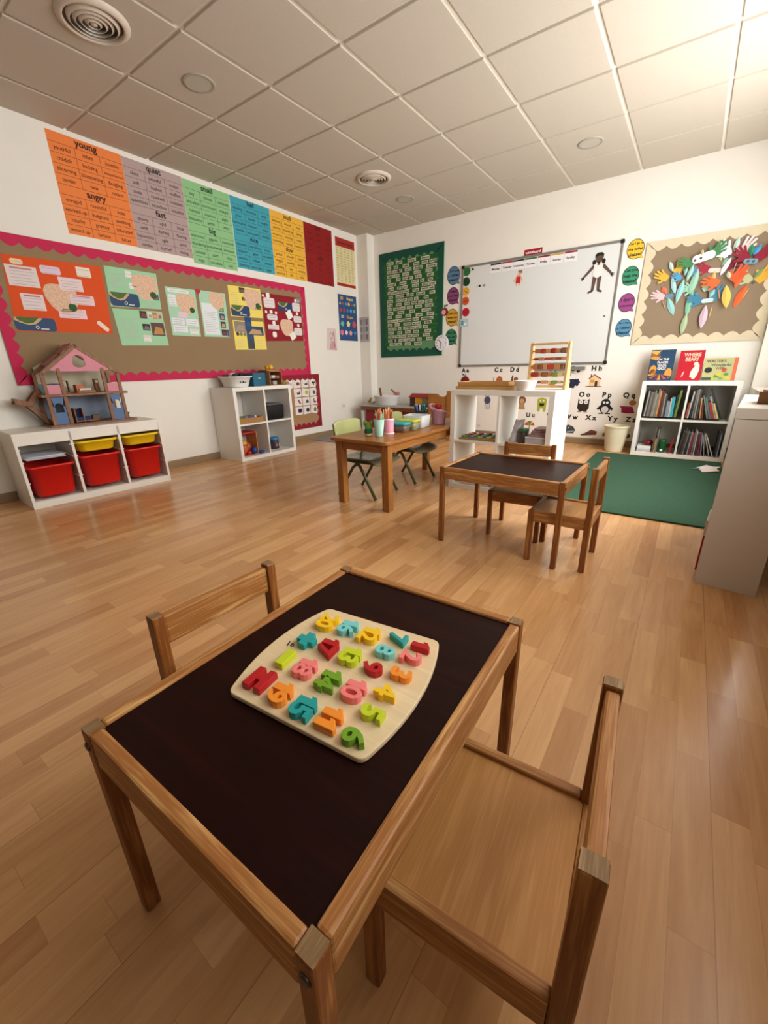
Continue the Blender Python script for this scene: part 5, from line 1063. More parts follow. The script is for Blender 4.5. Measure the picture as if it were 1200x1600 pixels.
sc = school_chair(); sc.location = (-1.875, 2.40, 0); sc.rotation_euler = (0,0,-PI/2+.04)
tag(sc, 'green school chair whose back shows behind the cactus end of the wooden table', None, 'green school chairs')
dup(sc, (-1.845, 2.93, 0), -PI/2-.03, 'green school chair farther along the wooden table, behind the lidded food boxes')
ZT2 = TZ+.0006
Z_cactus, Z_cup, Z_pink, Z_teal, Z_lime, Z_clear, Z_pens, Z_buck = (-1.725, 2.225), (-1.65, 2.245), (-1.66, 2.372), (-1.635, 2.485), (-1.645, 2.60), (-1.665, 2.755), (-1.76, 2.97), (-1.60, 2.99)
cac = thing('toy_cactus', 'small green felt cactus in a pale wooden cup on the table corner', 'ornament', (*Z_cactus, ZT2))
c_ = Z_cactus
MB().lathe([(.018, 0), (.025, .006), (.026, .014), (.022, .02)], (*c_, ZT2), 20).build('wooden_cup', mat('cdb48a', .5), cac)
MB().lathe([(.027, .02), (.029, .026), (.027, .045), (.02, .05)], (*c_, ZT2), 20).build('dark_green_band', mat('1f5a2c', .8), cac)
m = MB(); m.lathe([(.02, .045), (.024, .055), (.024, .075), (.018, .088), (.004, .094)], (*c_, ZT2), 16); m.ball((c_[0]-.022, c_[1]-.004, ZT2+.085), .014, None, 10, 6, 1.4); m.ball((c_[0]+.023, c_[1]+.004, ZT2+.088), .013, None, 10, 6, 1.4); m.build('cactus_body', mat('6a8f3c', .85), cac)
def pot(c_, r0, r1, h, col, label, band=None):
    t = thing('pencil_pot', label, 'pot', (*c_, ZT2), 'pencil pots on the wooden table')
    MB().lathe([(r0, 0), (r0, .003), (r1, h), (r1-.003, h), (r0-.003, .005)], (*c_, ZT2), 28).build('cup', mat(col, .45, .03), t)
    if band:
        MB().lathe([(r1+.002, h-.012), (r1+.004, h-.006), (r1+.002, h+.001)], (*c_, ZT2), 28, cap0=False, cap1=False).build('rim', mat(band, .45), t)
        MB().lathe([(r0+.002, .0), (r0+.004, .004), (r0+.002, .01)], (*c_, ZT2), 28, cap0=False, cap1=False).build('foot_ring', mat(band, .45), t)
def pencils(c_, r, n_, h0, cols, where):
    for i in range(n_):
        a = i*2.39996; rr_ = r*.82*math.sqrt((i+.5)/n_); L = h0*random.uniform(.86, 1.12); col = cols[i % len(cols)]; nm, hx_ = col
        b0 = Vector((c_[0]+rr_*.55*math.cos(a), c_[1]+rr_*.55*math.sin(a), ZT2+.006)); d_ = Vector((math.cos(a)*.16*rr_/r, math.sin(a)*.16*rr_/r, 1)).normalized()
        t = thing('pencil', '%s pencil standing in the %s' % (nm, where), 'pencil', tuple(b0), '%s pencils in the %s' % (nm, where))
        MB().tube([tuple(b0), tuple(b0+d_*(L-.018))], .0036, 6).build('barrel', mat(hx_, .45), t)
        MB().tube([tuple(b0+d_*(L-.018)), tuple(b0+d_*(L-.004))], [.0036, .0012], 6).build('sharpened_wood', mat('d8a878', .6), t)
        MB().tube([tuple(b0+d_*(L-.004)), tuple(b0+d_*L)], [.0012, .0003], 6).build('tip', mat('7a3018', .5), t)
PC, PK = Z_cup, Z_pink
pot(PC, .026, .037, .112, '9fc4b4', 'mint green pencil pot on the wooden table'); pot(PK, .036, .036, .105, 'd18a9c', 'pink ribbed pencil pot with pale rim on the wooden table', 'e9d2d4')
pencils(PC, .03, 10, .17, [('orange', 'c2622c'), ('orange', 'c2622c'), ('red', 'a83028'), ('mint green', '6fc4a4'), ('mint green', '6fc4a4')], 'mint green pot'); pencils(PK, .034, 15, .165, [('orange', 'c9702e'), ('orange', 'c9702e'), ('orange', 'c9702e'), ('brown', '7a3a1c'), ('pale pink', 'dcb0a8')], 'pink pot')
def food_box(c_, hx_, hy_, h, lidc, body, label, rz=0, lid=True, name='food_box'):
    t = thing(name, label, 'food box', (*c_, ZT2), 'plastic boxes on the wooden table')
    M = Matrix.Translation((*c_, ZT2)) @ Matrix.Rotation(rz, 4, 'Z')
    MB().rr([(0, hx_-.012, hy_-.012, .02), (.004, hx_-.008, hy_-.008, .022), (h, hx_, hy_, .025), (h, hx_-.003, hy_-.003, .025), (.008, hx_-.011, hy_-.011, .02)], 6).move(M).build('box', body, t)
    if lid: MB().rr([(h, hx_+.004, hy_+.004, .03), (h+.012, hx_+.006, hy_+.006, .03), (h+.017, hx_-.004, hy_-.004, .03), (h+.017, hx_-.02, hy_-.02, .02)], 6).move(M).build('lid', mat(lidc, .4, .02), t)['label'] = label.split(' lid')[0].split()[-1]+' lid'
    return t
FILL = mat('6d5a4a', .35, .5, 70); FILL2 = mat('8a8a6a', .35, .4, 70); CLR = mat('c9cbca', .25, .04)
food_box(Z_teal, .062, .05, .05, '2a9ea6', FILL, 'food box with teal lid on the wooden table', .1)
food_box(Z_lime, .08, .05, .058, 'bcc23a', FILL2, 'food box with lime lid behind the teal one', .1)
cb = food_box(Z_clear, .09, .08, .09, '', CLR, 'open clear storage box behind the lime lidded box', .1, False, 'storage_box')
t = thing('pen_cup', 'dark blue tub of felt pens behind the clear storage box', 'pot', (*Z_pens, ZT2), None)
c_ = Z_pens; MB().lathe([(.04, 0), (.043, .004), (.05, .095), (.053, .105), (.048, .105), (.039, .008)], (*c_, ZT2), 24).build('cup', mat('2c4450', .45), t)
for i in range(16):
    a = i*2.4; rr_ = .038*math.sqrt((i+.5)/16); col = [('blue', '2a5a9a'), ('teal', '2f9aa0'), ('black', '1c1c22'), ('lilac', '8a7ab8'), ('white', 'd8d8d4'), ('green', '3f8a5c')][i % 6]
    b0 = Vector((c_[0]+rr_*.6*math.cos(a), c_[1]+rr_*.6*math.sin(a), ZT2+.01)); d_ = Vector((.2*math.cos(a), .2*math.sin(a), 1)).normalized()
    one(MB().tube([tuple(b0), tuple(b0+d_*.13), tuple(b0+d_*.14)], [.006, .006, .004], 6), 'felt_pen', mat(col[1], .4), '%s felt pen standing in the dark blue tub' % col[0], 'felt pen', '%s felt pens in the dark blue tub' % col[0])
t = thing('plastic_bucket', 'pink tilted-rim bucket holding a red toy at the far end of the table', 'bucket', (*Z_buck, ZT2))
c_ = Z_buck; m = MB(); n_ = 28
def bring(r, z, sl=0): return [(c_[0]+r*math.cos(2*PI*i/n_), c_[1]+r*.9*math.sin(2*PI*i/n_), ZT2+z-sl*math.cos(2*PI*i/n_-.6)) for i in range(n_)]
m.rings([bring(.05, 0), bring(.053, .004), bring(.062, .09, .012), bring(.074, .10, .018), bring(.077, .112, .02), bring(.07, .114, .02), bring(.058, .10, .018), bring(.048, .01)]); m.build('bucket', mat('dba8bc', .4, .02), t)
m = MB(); m.tube([(c_[0]-.02-.05*math.sin(a), c_[1]-.066*math.cos(a), ZT2+.115+.035*math.sin(a)) for a in [PI*i/12 for i in range(13)]], .008, 8); m.build('handle', mat('dba8bc', .4, .02), t)
t = thing('toy_bottle', 'red capped toy bottle inside the pink bucket', 'toy', (c_[0], c_[1], ZT2+.012))
MB().lathe([(.03, .0), (.034, .01), (.034, .09), (.02, .105)], (c_[0]-.005, c_[1], ZT2+.012), 20).build('bottle', mat('ddd6d4', .4), t); MB().lathe([(.026, .105), (.03, .108), (.03, .135), (.022, .142)], (c_[0]-.005, c_[1], ZT2+.012), 20).build('red_cap', mat('b01a20', .4), t)
# ---------------------------------------------------------------- play counter behind, against the back wall
pc_ = thing('play_counter', 'low play counter with grey top and dark red front by the back wall', 'counter', (-3.30, 5.03, 0))
GT = mat('a9a6a0', .35, .03)
MB().box(-3.885, -2.735, 4.80, 5.285, .382, .40).build('counter_top', GT, pc_, .003)
MB().box(-3.86, -2.74, 4.82, 4.84, .33, .382).build('front_apron', wood('8f5a34', '70401f', 'X', 1.2, .45), pc_, .002)
MB().box(-3.80, -2.74, 4.86, 4.875, .06, .33).build('red_panel', mat('8a1a20', .5, .04), pc_)
for x in (-3.87, -2.77):
    for y in (4.83, 5.23): MB().box(x, x+.035, y, y+.035, 0, .33 if y < 5 else .382).build('leg', mat('c9c6c0', .4), pc_, .002)
be = thing('wooden_bench_end', 'tall honey wood end board with a scooped top beside the play counter', 'end board', (-2.56, 4.82, 0))
BO = wood('b9823f', '94602a', 'X', 1.2, .4); m = MB(); BFr = Fr((0, 4.80, 0), (1,0,0), (0,0,1))
top_ = [(-2.725, .58), (-2.60, .578)]+[(-2.60+.14*i/8, .578-.035*math.sin(PI*i/8*.9)) for i in range(1, 8)]+[(-2.46, .585)]
m.prism([(-2.725, .02), (-2.46, .02)]+top_[::-1], BFr, -.02, 0); m.build('board', BO, be, .002)
MB().box(-2.46, -2.40, 4.79, 4.85, 0, .612).build('post', BO, be, .003); MB().box(-2.46, -2.40, 5.22, 5.28, 0, .50).build('post', BO, be, .003); MB().box(-2.44, -2.42, 4.85, 5.22, .30, .36).build('side_rail', BO, be, .002)
CT = .4006
t = thing('plastic_tub', 'round white tub of toy pots on the play counter', 'tub', (-3.51, 4.98, CT))
MB().lathe([(.16, 0), (.17, .006), (.195, .115), (.205, .12), (.205, .128), (.195, .128), (.188, .12), (.162, .01)], (-3.51, 4.98, CT), 36, sx=1, sy=.75).build('basin', mat('e6e6e4', .35), t)
one(MB().tube([(-3.57, 4.95, CT+.03), (-3.60, 4.94, CT+.235)], [.02, .014], 8), 'toy_bottle', mat('7a4a34', .5), 'brown wooden toy handle sticking out of the round white tub', 'toy')
one(MB().tube([(-3.30, 4.98, CT+.16), (-3.36, 4.98, CT+.155), (-3.43, 4.97, CT+.22)], [.026, .018, .008], 8), 'toy_pan', mat('a86a68', .45), 'dusky red toy scoop leaning on the rim of the round white tub', 'toy')
t = thing('toy_stable', 'toy building with red roof and yellow door on the play counter', 'toy', (-2.94, 5.0, CT))
m = MB(); m.box(-3.09, -2.77, 4.92, 5.10, CT, CT+.008); m.build('base', mat('3a3030', .5), t, .001)
MB().box(-3.085, -2.775, 5.088, 5.098, CT+.008, CT+.118).build('back_wall', mat('6a4a44', .5), t)
for x0, x1, c2 in ((-3.085, -3.005, '4a2a26'), (-2.88, -2.775, '8a8a70')): MB().box(x0, x1, 4.925, 4.935, CT+.008, CT+.118).build('front_wall', mat(c2, .5), t)
MB().box(-2.995, -2.885, 4.92, 4.93, CT+.008, CT+.115).build('yellow_door', mat('d39a1c', .45), t, .002)
m = MB(); RF = Fr((0, 0, 0), (0, 1, 0), (0, 0, 1)); m.prism([(4.90, CT+.118), (5.11, CT+.118), (5.005, CT+.165)], Fr((-3.10, 0, 0), (0,1,0), (0,0,1)), 0, .34); m.build('red_roof', mat('9c1420', .45), t, .002)
one(MB().tube([(-3.78, 4.97, CT+.012), (-3.74, 4.98, CT+.03), (-3.70, 4.985, CT+.045)], [.012, .016, .012], 8), 'toy_figure', mat('b9b09a', .5), 'pale little toy left of the round white tub', 'toy')
one(MB().tube([(-3.83, 4.98, CT+.022), (-3.80, 4.99, CT+.09)], [.022, .012], 10), 'toy_bottle', mat('b58a5a', .5), 'tan toy bottle near the corner column on the play counter', 'toy')
one(MB().rr([(0, .42, .30, .01), (.006, .42, .30, .01)], 3, c=(-3.66, 4.275)), 'floor_mat', mat('8f8d90', .9, .12, 60), 'grey floor mat by the left wall beyond the small board', 'mat')
# ---------------------------------------------------------------- see-through cube shelf: contents and top
def kc(x, y): return (-1.063+x*math.cos(-.02)-y*math.sin(-.02), 3.065+x*math.sin(-.02)+y*math.cos(-.02))
CZ = .7456
def ftray(x0, x1, y0, y1, z, h, rz, label):
    cx_, cy_ = (x0+x1)/2, (y0+y1)/2; t = thing('wooden_tray', label, 'tray', (cx_, cy_, z), 'wooden trays on the see-through shelf'); w_ = wood('cda263', 'b3854a', 'X', 1.1, .45); M = Matrix.Translation((cx_, cy_, z)) @ Matrix.Rotation(rz, 4, 'Z'); hx_, hy_ = (x1-x0)/2, (y1-y0)/2
    MB().box(-hx_, hx_, -hy_, hy_, 0, .008).move(M).build('base', w_, t, .001)
    for a in ((-hx_, hx_, -hy_, -hy_+.012), (-hx_, hx_, hy_-.012, hy_), (-hx_, -hx_+.012, -hy_+.012, hy_-.012), (hx_-.012, hx_, -hy_+.012, hy_-.012)): MB().box(*a, .008, h).move(M).build('edge_board', w_, t, .0015)
ftray(-1.43, -1.01, 2.93, 3.17, CZ, .022, -.04, 'lower of two stacked wooden trays on the see-through shelf')
ftray(-1.42, -1.03, 2.945, 3.155, CZ+.0226, .03, -.02, 'upper of two stacked wooden trays on the see-through shelf')
t = thing('bowl', 'small white bowl between the wooden trays and the abacus', 'bowl', (-.91, 2.93, CZ))
MB().lathe([(.05, 0), (.056, .004), (.073, .058), (.077, .062), (.074, .064), (.068, .058), (.052, .008)], (-.91, 2.93, CZ), 32).build('bowl', mat('eceae6', .35, .01), t)
ab = thing('abacus', 'pale wooden bead frame with printed wooden blocks on the see-through shelf', 'abacus', (-.80, 3.08, CZ))
BI = wood('dcb986', 'c79c62', 'Z', 1, .45)
def aside(x): return MB().prism([(-.06, 0), (.055, 0), (.055, .012), (-.012, .30), (-.03, .305), (-.045, .295), (-.06, .02)], Fr((x, 3.09, CZ), (0,1,0), (0,0,1)), -.009, .009)
for x in (-.925, -.685): aside(x).build('side_board', BI, ab, .002)
for z in (.012, .285): MB().box(-.916, -.694, 3.04, 3.06, CZ+z, CZ+z+.014).build('cross_bar', BI, ab, .001)
bw = [('8a5236', .024), ('c47a4a', .03), ('b9895c', .026), ('a8764c', .02)]
for k in range(5):
    z = CZ+.048+.05*k; MB().tube([(-.916, 3.05, z), (-.694, 3.05, z)], .004, 8).build('rod', mat('c9a878', .4), ab)
    x = -.912+.003*k
    for i in range(6):
        L = [.028, .036, .042, .022, .034, .028][(i+k*2) % 6]; hh = [.011, .016, .017, .009, .014, .017][(i*3+k) % 6]
        if k == 0 and i > 2 or k == 1 and i > 3: cc2 = ['6f8a3a', 'c9b27a'][i % 2]
        else: cc2 = ['a8683f', '8a4c30', 'b98556', '9c2a26', 'b07a4e', '7d5436'][(i+k*3) % 6] if (i+k) % 5 else 'b33a2c'
        MB().box(x, x+L, 3.05-hh, 3.05+hh, z-hh, z+hh).build('bead', mat(cc2, .45, .1, 60), ab, .003); x += L+.003
SZ2 = .3815; SB = .0365
t = thing('puzzle_board', 'wooden inset puzzle of colourful pieces in the see-through shelf', 'puzzle', (-1.235, 3.04, SZ2))
MB().box(-1.375, -1.095, 2.90, 3.16, SZ2, SZ2+.012).build('board', wood('b98f5c', '96703f', 'X', 1.2, .5), t, .002)
pcs = [('5f8a3a', 'green'), ('c9a83a', 'yellow'), ('b03a34', 'red'), ('3f8a9a', 'teal'), ('cfcabf', 'white'), ('7a4a34', 'brown'), ('8aa860', 'pale green'), ('c4622c', 'orange')]
for i in range(16):
    x, y = -1.345+.065*(i % 4), 2.935+.06*(i//4); nm = pcs[(i*3+i//4) % 8]
    one(MB().prism(rot2([(.022*math.cos(a)*(1+.25*math.sin(3*a)), .02*math.sin(a)) for a in [2*PI*k/14 for k in range(14)]], (x, y), .7*i), TOP, SZ2+.0125, SZ2+.026), 'puzzle_piece', mat(nm[0], .45), '%s animal-like piece on the wooden inset puzzle' % nm[1], 'puzzle piece', '%s pieces of the inset puzzle' % nm[1], .002)
def bag(x0, x1, y0, y1, z0, h, col, label, lean=0):
    m = MB(); n_ = 6
    rs = []
    for k in range(n_+1):
        s = k/n_; w_ = (1-.12*s); rs.append([((x0+x1)/2+(x1-x0)/2*w_*a+lean*s, (y0+y1)/2+(y1-y0)/2*b_*(1-.8*s), z0+h*s+.01*math.sin(3*a+5*s)*s) for a, b_ in [(math.cos(q), math.sin(q)) for q in [2*PI*i/20 for i in range(20)]]])
    m.rings(rs); return one(m, 'clear_bag', mat(col, .25, .25, 30, spec=.6), label, 'bag')
bag(-1.02, -.945, 2.93, 3.12, SZ2, .15, 'b9b0b4', 'clear plastic bag with a pink edge standing in the see-through shelf', .03)
t = thing('plastic_jar', 'small dark jar with green lid beside the clear bag', 'jar', (-.905, 2.96, SZ2))
MB().lathe([(.03, 0), (.032, .004), (.032, .075), (.03, .08)], (-.905, 2.96, SZ2), 20).build('jar', mat('4a4038', .3, .3, 60), t); MB().lathe([(.035, .08), (.036, .083), (.036, .1), (.033, .103)], (-.905, 2.96, SZ2), 20).build('lid', mat('2f5f38', .4), t)
t = thing('storage_box', 'flat clear lidded box at the right of the see-through shelf', 'box', (-.79, 3.03, SZ2))
MB().box(-.872, -.738, 2.90, 3.16, SZ2, SZ2+.045).build('box', mat('b5b3b8', .25, .1, 30), t, .004); MB().box(-.874, -.736, 2.898, 3.162, SZ2+.0452, SZ2+.055).build('lid', mat('cfced2', .25), t, .003)
m = MB()
for k in range(4): m.rr([(SZ2+.056+.012*k, .062-.006*k, .11-.01*k, .03), (SZ2+.067+.012*k, .058-.006*k, .105-.01*k, .03)], 5, c=(-.805+.004*(k % 2), 3.03+.006*k))
one(m, 'folded_bag', mat('b08a8c', .4, .35, 40), 'crumpled pinkish bags on the flat clear box', 'bags')
one(MB().rr([(SB, .12, .12, .02), (SB+.06, .12, .12, .02)], 5, c=(-1.235, 3.0)), 'storage_box', mat('e3e1dc', .4), 'white box in the lower left of the see-through shelf', 'box')
one(MB().rr([(SB+.0605, .05, .05, .02), (SB+.09, .05, .05, .02)], 5, c=(-1.21, 2.95)), 'toy_piece', mat('3f9a8a', .4), 'teal toy on the white box in the see-through shelf', 'toy')
one(MB().rr([(SB, .045, .045, .015), (SB+.07, .05, .05, .015)], 5, c=(-1.0, 2.95)), 'toy_pot', mat('3f5a4a', .5), 'dark green pot in the lower right of the see-through shelf', 'pot')
# ---------------------------------------------------------------- bookshelf: books, rug, bin
def book(x, w_, h, d_, z, lean, col, label, where, y0=4.945):
    t = thing('book', label, 'book', (x, y0+d_/2, z), where)
    M = Matrix.Translation((x, y0, z)) @ Matrix.Rotation(lean, 4, 'Y') if lean >= 0 else Matrix.Translation((x, y0, z)) @ Matrix.Rotation(lean, 4, 'Y')
    m = MB(); c_ = min(.0018, w_*.22); m.box(0, w_, 0, c_, 0, h); m.box(0, c_, c_, d_, 0, h); m.box(w_-c_, w_, c_, d_, 0, h); m.move(M).build('cover', mat(shade_tone.get(col, col), .5, .2, 40), t)
    MB().box(c_+.0001, w_-c_-.0001, c_+.0002, d_-.004, .003, h-.003).move(M).build('pages', mat('d8d0bf', .8), t)
    return t
shade_tone = {'c9c0b4': '9f968a', 'cfc8bc': 'b0a89c', 'b0a898': '8c8476', 'a8a09a': '857e78', '9c948c': '766f68', 'dadada': 'bcbcbc', '8c8a84': '6e6c68', '7fa03a': '5f7a2e'}  # cover colours darkened, the shadow inside the bookshelf put into them
bp = ['c9c0b4', '2a2c30', '8c8a84', 'b0a898', '5a5248', '7a756c', '3c3a38', 'cfc8bc', '8f3a2c', 'b98a54', '6a2a24', '3a3034', 'a8a09a', '54402e', '75838f', '9c948c']
cname = {'c9c0b4': 'cream', '2a2c30': 'black', '8c8a84': 'grey', 'b0a898': 'beige', '5a5248': 'dark taupe', '7a756c': 'taupe', '3c3a38': 'charcoal', 'cfc8bc': 'off-white', '8f3a2c': 'rust red', 'b98a54': 'tan', '6a2a24': 'maroon', '3a3034': 'blackish purple', 'a8a09a': 'pale grey', '54402e': 'brown', '75838f': 'blue grey', '9c948c': 'warm grey', '2a9aa8': 'turquoise', '7fa03a': 'lime green', 'a82434': 'crimson', '1c2430': 'navy black', 'c9b86a': 'mustard', '3f7a6a': 'teal green', '8a2a4a': 'plum', '1f5a30': 'green', 'a32020': 'red', 'dadada': 'white'}
ordn = 'first second third fourth fifth sixth seventh eighth ninth tenth eleventh twelfth thirteenth fourteenth fifteenth sixteenth seventeenth eighteenth nineteenth'.split()
def shelf_row(spec, x, z, nm):
    prev = None
    for i, (w_, h, lean, col) in enumerate(spec):
        a = math.radians(lean)
        if prev: x += max(0, min(prev[1]*math.cos(prev[0]), h*math.cos(a))*(math.tan(prev[0])-math.tan(a)))+.0012+(w_*math.sin(-a)*math.tan(-a) if a < 0 else 0)
        book(x, w_, h, .2+.02*((i*7) % 3), z+(w_*math.sin(a) if a > 0 else 0)+.0008, a, col, '%s-spined book, %s from left in the %s of the bookshelf' % (cname[col], ordn[i], nm), 'books in the %s of the bookshelf' % nm)
        x += w_*math.cos(a)+(0 if a < 0 else 0); prev = (a, h)
        if a > 0: x += w_*math.sin(a)*math.tan(a)
BU, BL_ = .3895, .0365
shelf_row([(.008,.20,3,'2a2c30'),(.010,.245,3,'c9c0b4'),(.012,.24,3,'3c3a38'),(.016,.235,3,'8c8a84'),(.012,.24,3,'5a5248'),(.012,.25,2.5,'7a756c'),(.012,.22,2.5,'b0a898'),(.013,.265,2,'9c948c'),(.012,.25,1.5,'b98a54'),(.010,.255,1,'6a2a24'),(.014,.24,0,'54402e'),(.012,.22,-.5,'a8a09a'),(.013,.205,-1,'3a3034'),(.026,.15,-1,'75838f'),(.012,.18,-1,'cfc8bc'),(.022,.19,-1,'2a9aa8'),(.010,.21,2,'2a2c30'),(.017,.255,3,'7fa03a')], -.338, BU, 'upper left cube')
shelf_row([(.013,.14,4,'8f3a2c'),(.011,.245,3,'cfc8bc'),(.010,.255,1,'2a2c30'),(.011,.26,0,'8c8a84'),(.012,.265,-1,'a8a09a'),(.013,.26,-2,'3c3a38'),(.010,.19,-5,'b98a54'),(.011,.15,-7,'6a2a24'),(.012,.215,-17,'8c8a84'),(.013,.20,-18,'3f7a6a'),(.020,.155,-19,'a82434'),(.010,.215,-20,'c9c0b4'),(.014,.15,-21,'c9b86a'),(.013,.285,-23,'1c2430')], .012, BU, 'upper right cube')
shelf_row([(.012,.24,2,'5a5248'),(.010,.14,1,'b98a54'),(.011,.225,1,'7a756c')], -.205, BL_, 'lower left cube')
shelf_row([(.014,.14,6,'a32020')], -.062, BL_, 'lower left cube corner')
one(MB().rr([(BL_, .06, .1, .006), (BL_+.055, .06, .1, .006)], 4, c=(-.275, 5.05)), 'paper_stack', mat('d6d4d2', .8), 'stack of white paper in the lower left cube of the bookshelf', 'papers')
one(MB().ball((-.25, 5.03, BL_+.056+.03), .045, None, 14, 8, .65), 'toy_apple', mat('7a1418', .35), 'dark red shiny toy on the white paper stack in the bookshelf', 'toy')
t = thing('toy_can', 'green tin with white dot in the lower left cube of the bookshelf', 'tin', (-.125, 5.0, BL_))
MB().lathe([(.03, 0), (.032, .003), (.032, .125), (.03, .13)], (-.125, 5.0, BL_), 24).build('tin', mat('1f5a30', .35), t); MB().prism(circ(-.125, BL_+.025, .012, 14), Fr((0, 4.9665, 0), (1,0,0), (0,0,1)), 0, .0015).build('white_dot', PAPER, t)
shelf_row([(.012,.235,6,'3c3a38'),(.010,.25,6,'3a3034'),(.012,.22,5,'54402e'),(.010,.225,4,'8c8a84'),(.012,.21,3,'2a2c30'),(.014,.22,2,'a8a09a'),(.012,.215,1,'8a2a4a'),(.012,.25,0,'9c948c'),(.010,.23,-1,'cfc8bc'),(.013,.215,-3,'3c3a38'),(.012,.215,-4,'8a2a4a'),(.010,.21,-6,'75838f'),(.010,.20,-10,'a8a09a'),(.008,.225,-18,'cfc8bc'),(.008,.225,-22,'dadada')], .008, BL_, 'lower right cube')
shelf_row([(.014,.24,0,'3a3034'),(.010,.225,0,'75838f')], .302, BL_, 'lower right cube end')
# three picture books propped face out on top
BT = .7256
def face_book(x0, x1, h, y0, tilt, col, edge, label):
    t = thing('picture_book', label, 'book', ((x0+x1)/2, y0+.04, BT), 'picture books standing on the bookshelf')
    v = Vector((0, math.sin(tilt), math.cos(tilt))); fr = Fr((0, y0, BT), (1,0,0), v)
    MB().prism(rect(x0, x1, 0, h), fr, 0, .0016).build('front_cover', mat(col, .65, .04, spec=.2), t); MB().prism(rect(x0+.001, x1-.003, .002, h-.002), fr, -.012, -.0001).build('pages', mat(edge, .8), t); MB().prism(rect(x0, x1, 0, h), fr, -.0137, -.0121).build('back_cover', mat(col, .35, .04), t)
    return t, fr
t, fr = face_book(-.372, -.167, .295, 5.12, .2, '24405c', 'c9a05a', 'navy picture book with gold swirls, propped on the bookshelf')
m = MB(); q = []
for i in range(11):
    a0, a1 = PI*i/11, PI*(i+1)/11; m.prism([(-.27+.012*math.cos(a0), .085+.01*math.sin(a0)-.03), (-.27+.11*math.cos(a0-.0)*.9, max(.004, .06-.0+.0-.055*math.sin(a0))), (-.27+.11*math.cos(a1)*.9, max(.004, .06-.055*math.sin(a1)))][::1], fr, .0017, .002, mat(['c98a34', '6a2f34', '1f2a44', 'a8553a', '3a2a3a'][i % 5], .5))
for i, (a, b_, c2) in enumerate(((-.37,.21,'c98a34'),(-.37,.24,'8a5a2a'),(-.37,.265,'d0a048'))): m.prism([(a+.002,b_),(a+.05,b_-.015),(a+.085,b_+.028),(a+.06,b_+.02),(a+.002,b_+.022)], fr, .0017+.0003*i, .002+.0003*i, mat(c2, .5))
for i, (a, b_, c2) in enumerate(((-.368,.10,'c98a34'),(-.365,.06,'6a2f34'),(-.18,.07,'c98a34'))): m.prism(circ(a+.035 if a < -.3 else a-.02, b_, .03, 14, .05), fr, .0015, .0018, mat(c2, .5))
m.build('printed_pattern', PAPER, t)
T = MB(); WH = mat('e6e2da', .6)
for i, (s, z) in enumerate((('OH THE', .195), ('PLACES', .166), ("YOU'LL", .138), ('GO!', .105))): T.text(s, fr, -.262, z, [.027, .027, .024, .04][i], .0032, bold=True)
T.build('lettering', WH, t)
t, fr = face_book(-.13, .066, .28, 5.125, .2, 'b01a28', 'd9c9b8', 'bright red picture book with a pale shape, propped on the bookshelf')
T = MB(); T.text('WHERE', fr, -.028, .225, .046, .0022, bold=True, sx=.85).text('BEAR?', fr, -.028, .182, .046, .0022, bold=True, sx=.85); T.build('lettering', mat('e0b9a4', .6), t)
MB().prism([(-.02,.03),(-.005,.03),(.0,.015),(.02,.015),(.035,.05),(.045,.10),(.04,.145),(.02,.172),(.0,.168),(-.008,.15),(.008,.135),(-.005,.115),(-.02,.08)][::1], fr, .0017, .0022).build('printed_shape', mat('e3d3c0', .6), t)
MB().prism([(-.09,.03),(-.075,.05),(-.07,.09),(-.082,.07)], fr, .0017, .0022).build('printed_sprig', mat('e3c3b8', .6), t)
t, fr = face_book(.074, .325, .205, 5.135, .2, 'b0b07c', 'c9582c', 'wide olive picture book with orange spine edge, propped on the bookshelf')
MB().prism(rect(.297, .325, 0, .205), fr, .0016, .0022).build('orange_edge', mat('cf5c34', .5), t)
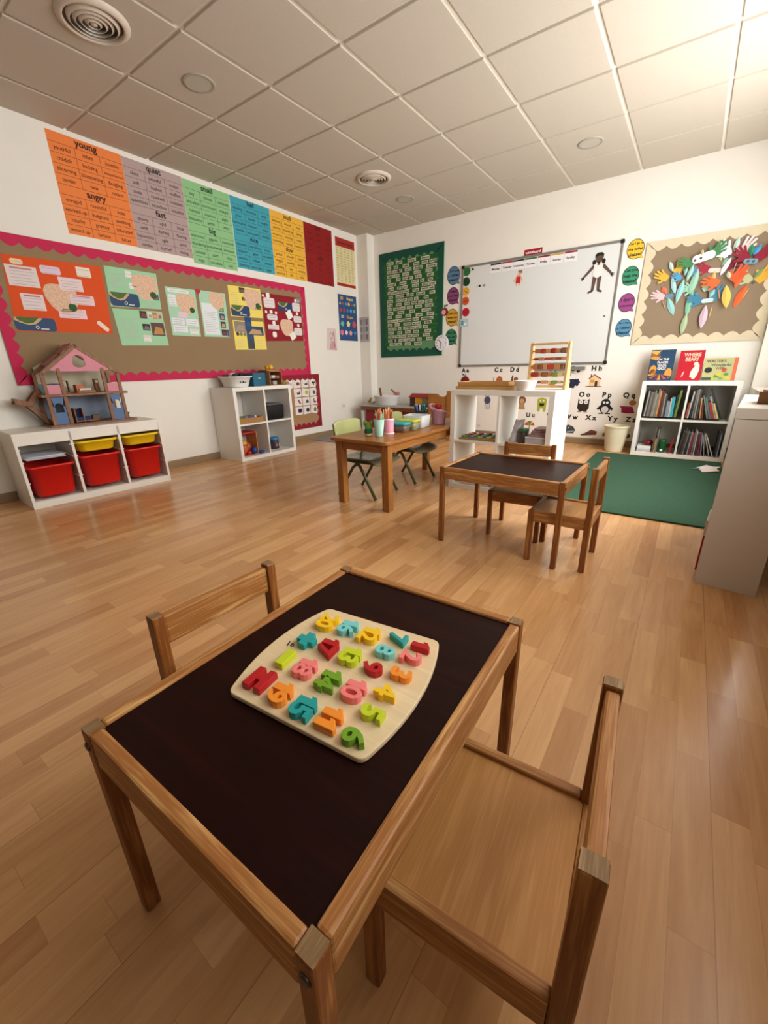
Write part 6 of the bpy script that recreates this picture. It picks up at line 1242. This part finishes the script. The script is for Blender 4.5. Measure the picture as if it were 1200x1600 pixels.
T = MB(); T.text("WALTER'S", fr, .165, .165, .032, .0022, bold=True, m=mat('5c3424', .6)).text('Wonderful', fr, .205, .13, .034, .0022, bold=True, m=mat('2a5a60', .6)).text('WEB', fr, .20, .1, .032, .0022, bold=True, m=mat('8a3a24', .6)); T.build('lettering', INK, t)
m = MB(); m.prism(circ(.115, .095, .03, 18, .026), fr, .0017, .002, mat('17171a', .6)); m.prism(circ(.235, .095, .02, 14), fr, .0017, .002, mat('b0522a', .6))
for i in range(7): m.prism(circ(.165+.018*i, .02+.018*(i % 3), .02, 10, .014), fr, .0017+.0003*i, .002+.0003*i, mat(['b9b03a', '4f8a3a', 'd0b83a', '6a9a44'][i % 4], .6))
m.prism(rect(.076, .15, .003, .03), fr, .0017, .002, mat('3a4a34', .6)); m.build('printed_pattern', PAPER, t)
one(MB().box(-.686, .36, 2.835, 4.86, 0, .012), 'rug', mat('35523f', .95, .25, 70, spec=.15, bump=.8), 'dark green low pile rug in front of the bookshelf', 'rug', None, .004)
bn = thing('waste_bin', 'cream ribbed plastic waste bin between alphabet sheets and bookshelf', 'waste bin', (-.556, 5.045, 0))
pr = [(.082, 0)]
for k in range(22): z = .006+.0115*k; pr.append((.084+.034*z/.26+(.0016 if k % 3 == 0 else 0), z))
pr += [(.124, .262), (.127, .268), (.124, .274), (.117, .27), (.081, .012)]
MB().lathe(pr, (-.556, 5.045, 0), 40).build('bucket', mat('d9d0b4', .4, .02), bn)
# cut paper and a glue stick on the rug
t = thing('paper_scraps', 'small pile of pink and white paper scraps on the green rug', 'paper', (.25, 4.42, .012))
for i, (x, y, c2, r) in enumerate(((.26,4.40,'e0c8c8',.3),(.27,4.50,'e4e0dc',-.4),(.24,4.46,'dcd4d4',.9))):
    v = Vector((math.cos(r), math.sin(r), .12)); MB().prism(rect(-.06,.06,-.045,.045), Fr((x, y, .0215+.003*i), v, (-math.sin(r), math.cos(r), .05)), 0, .001).build('paper_piece', mat(c2, .8), t)
one(MB().tube([(.14, 4.40, .0195), (.20, 4.44, .0195)], .0065, 10), 'glue_stick', mat('4f7a84', .4), 'teal pen lying beside the paper scraps on the rug', 'pen')
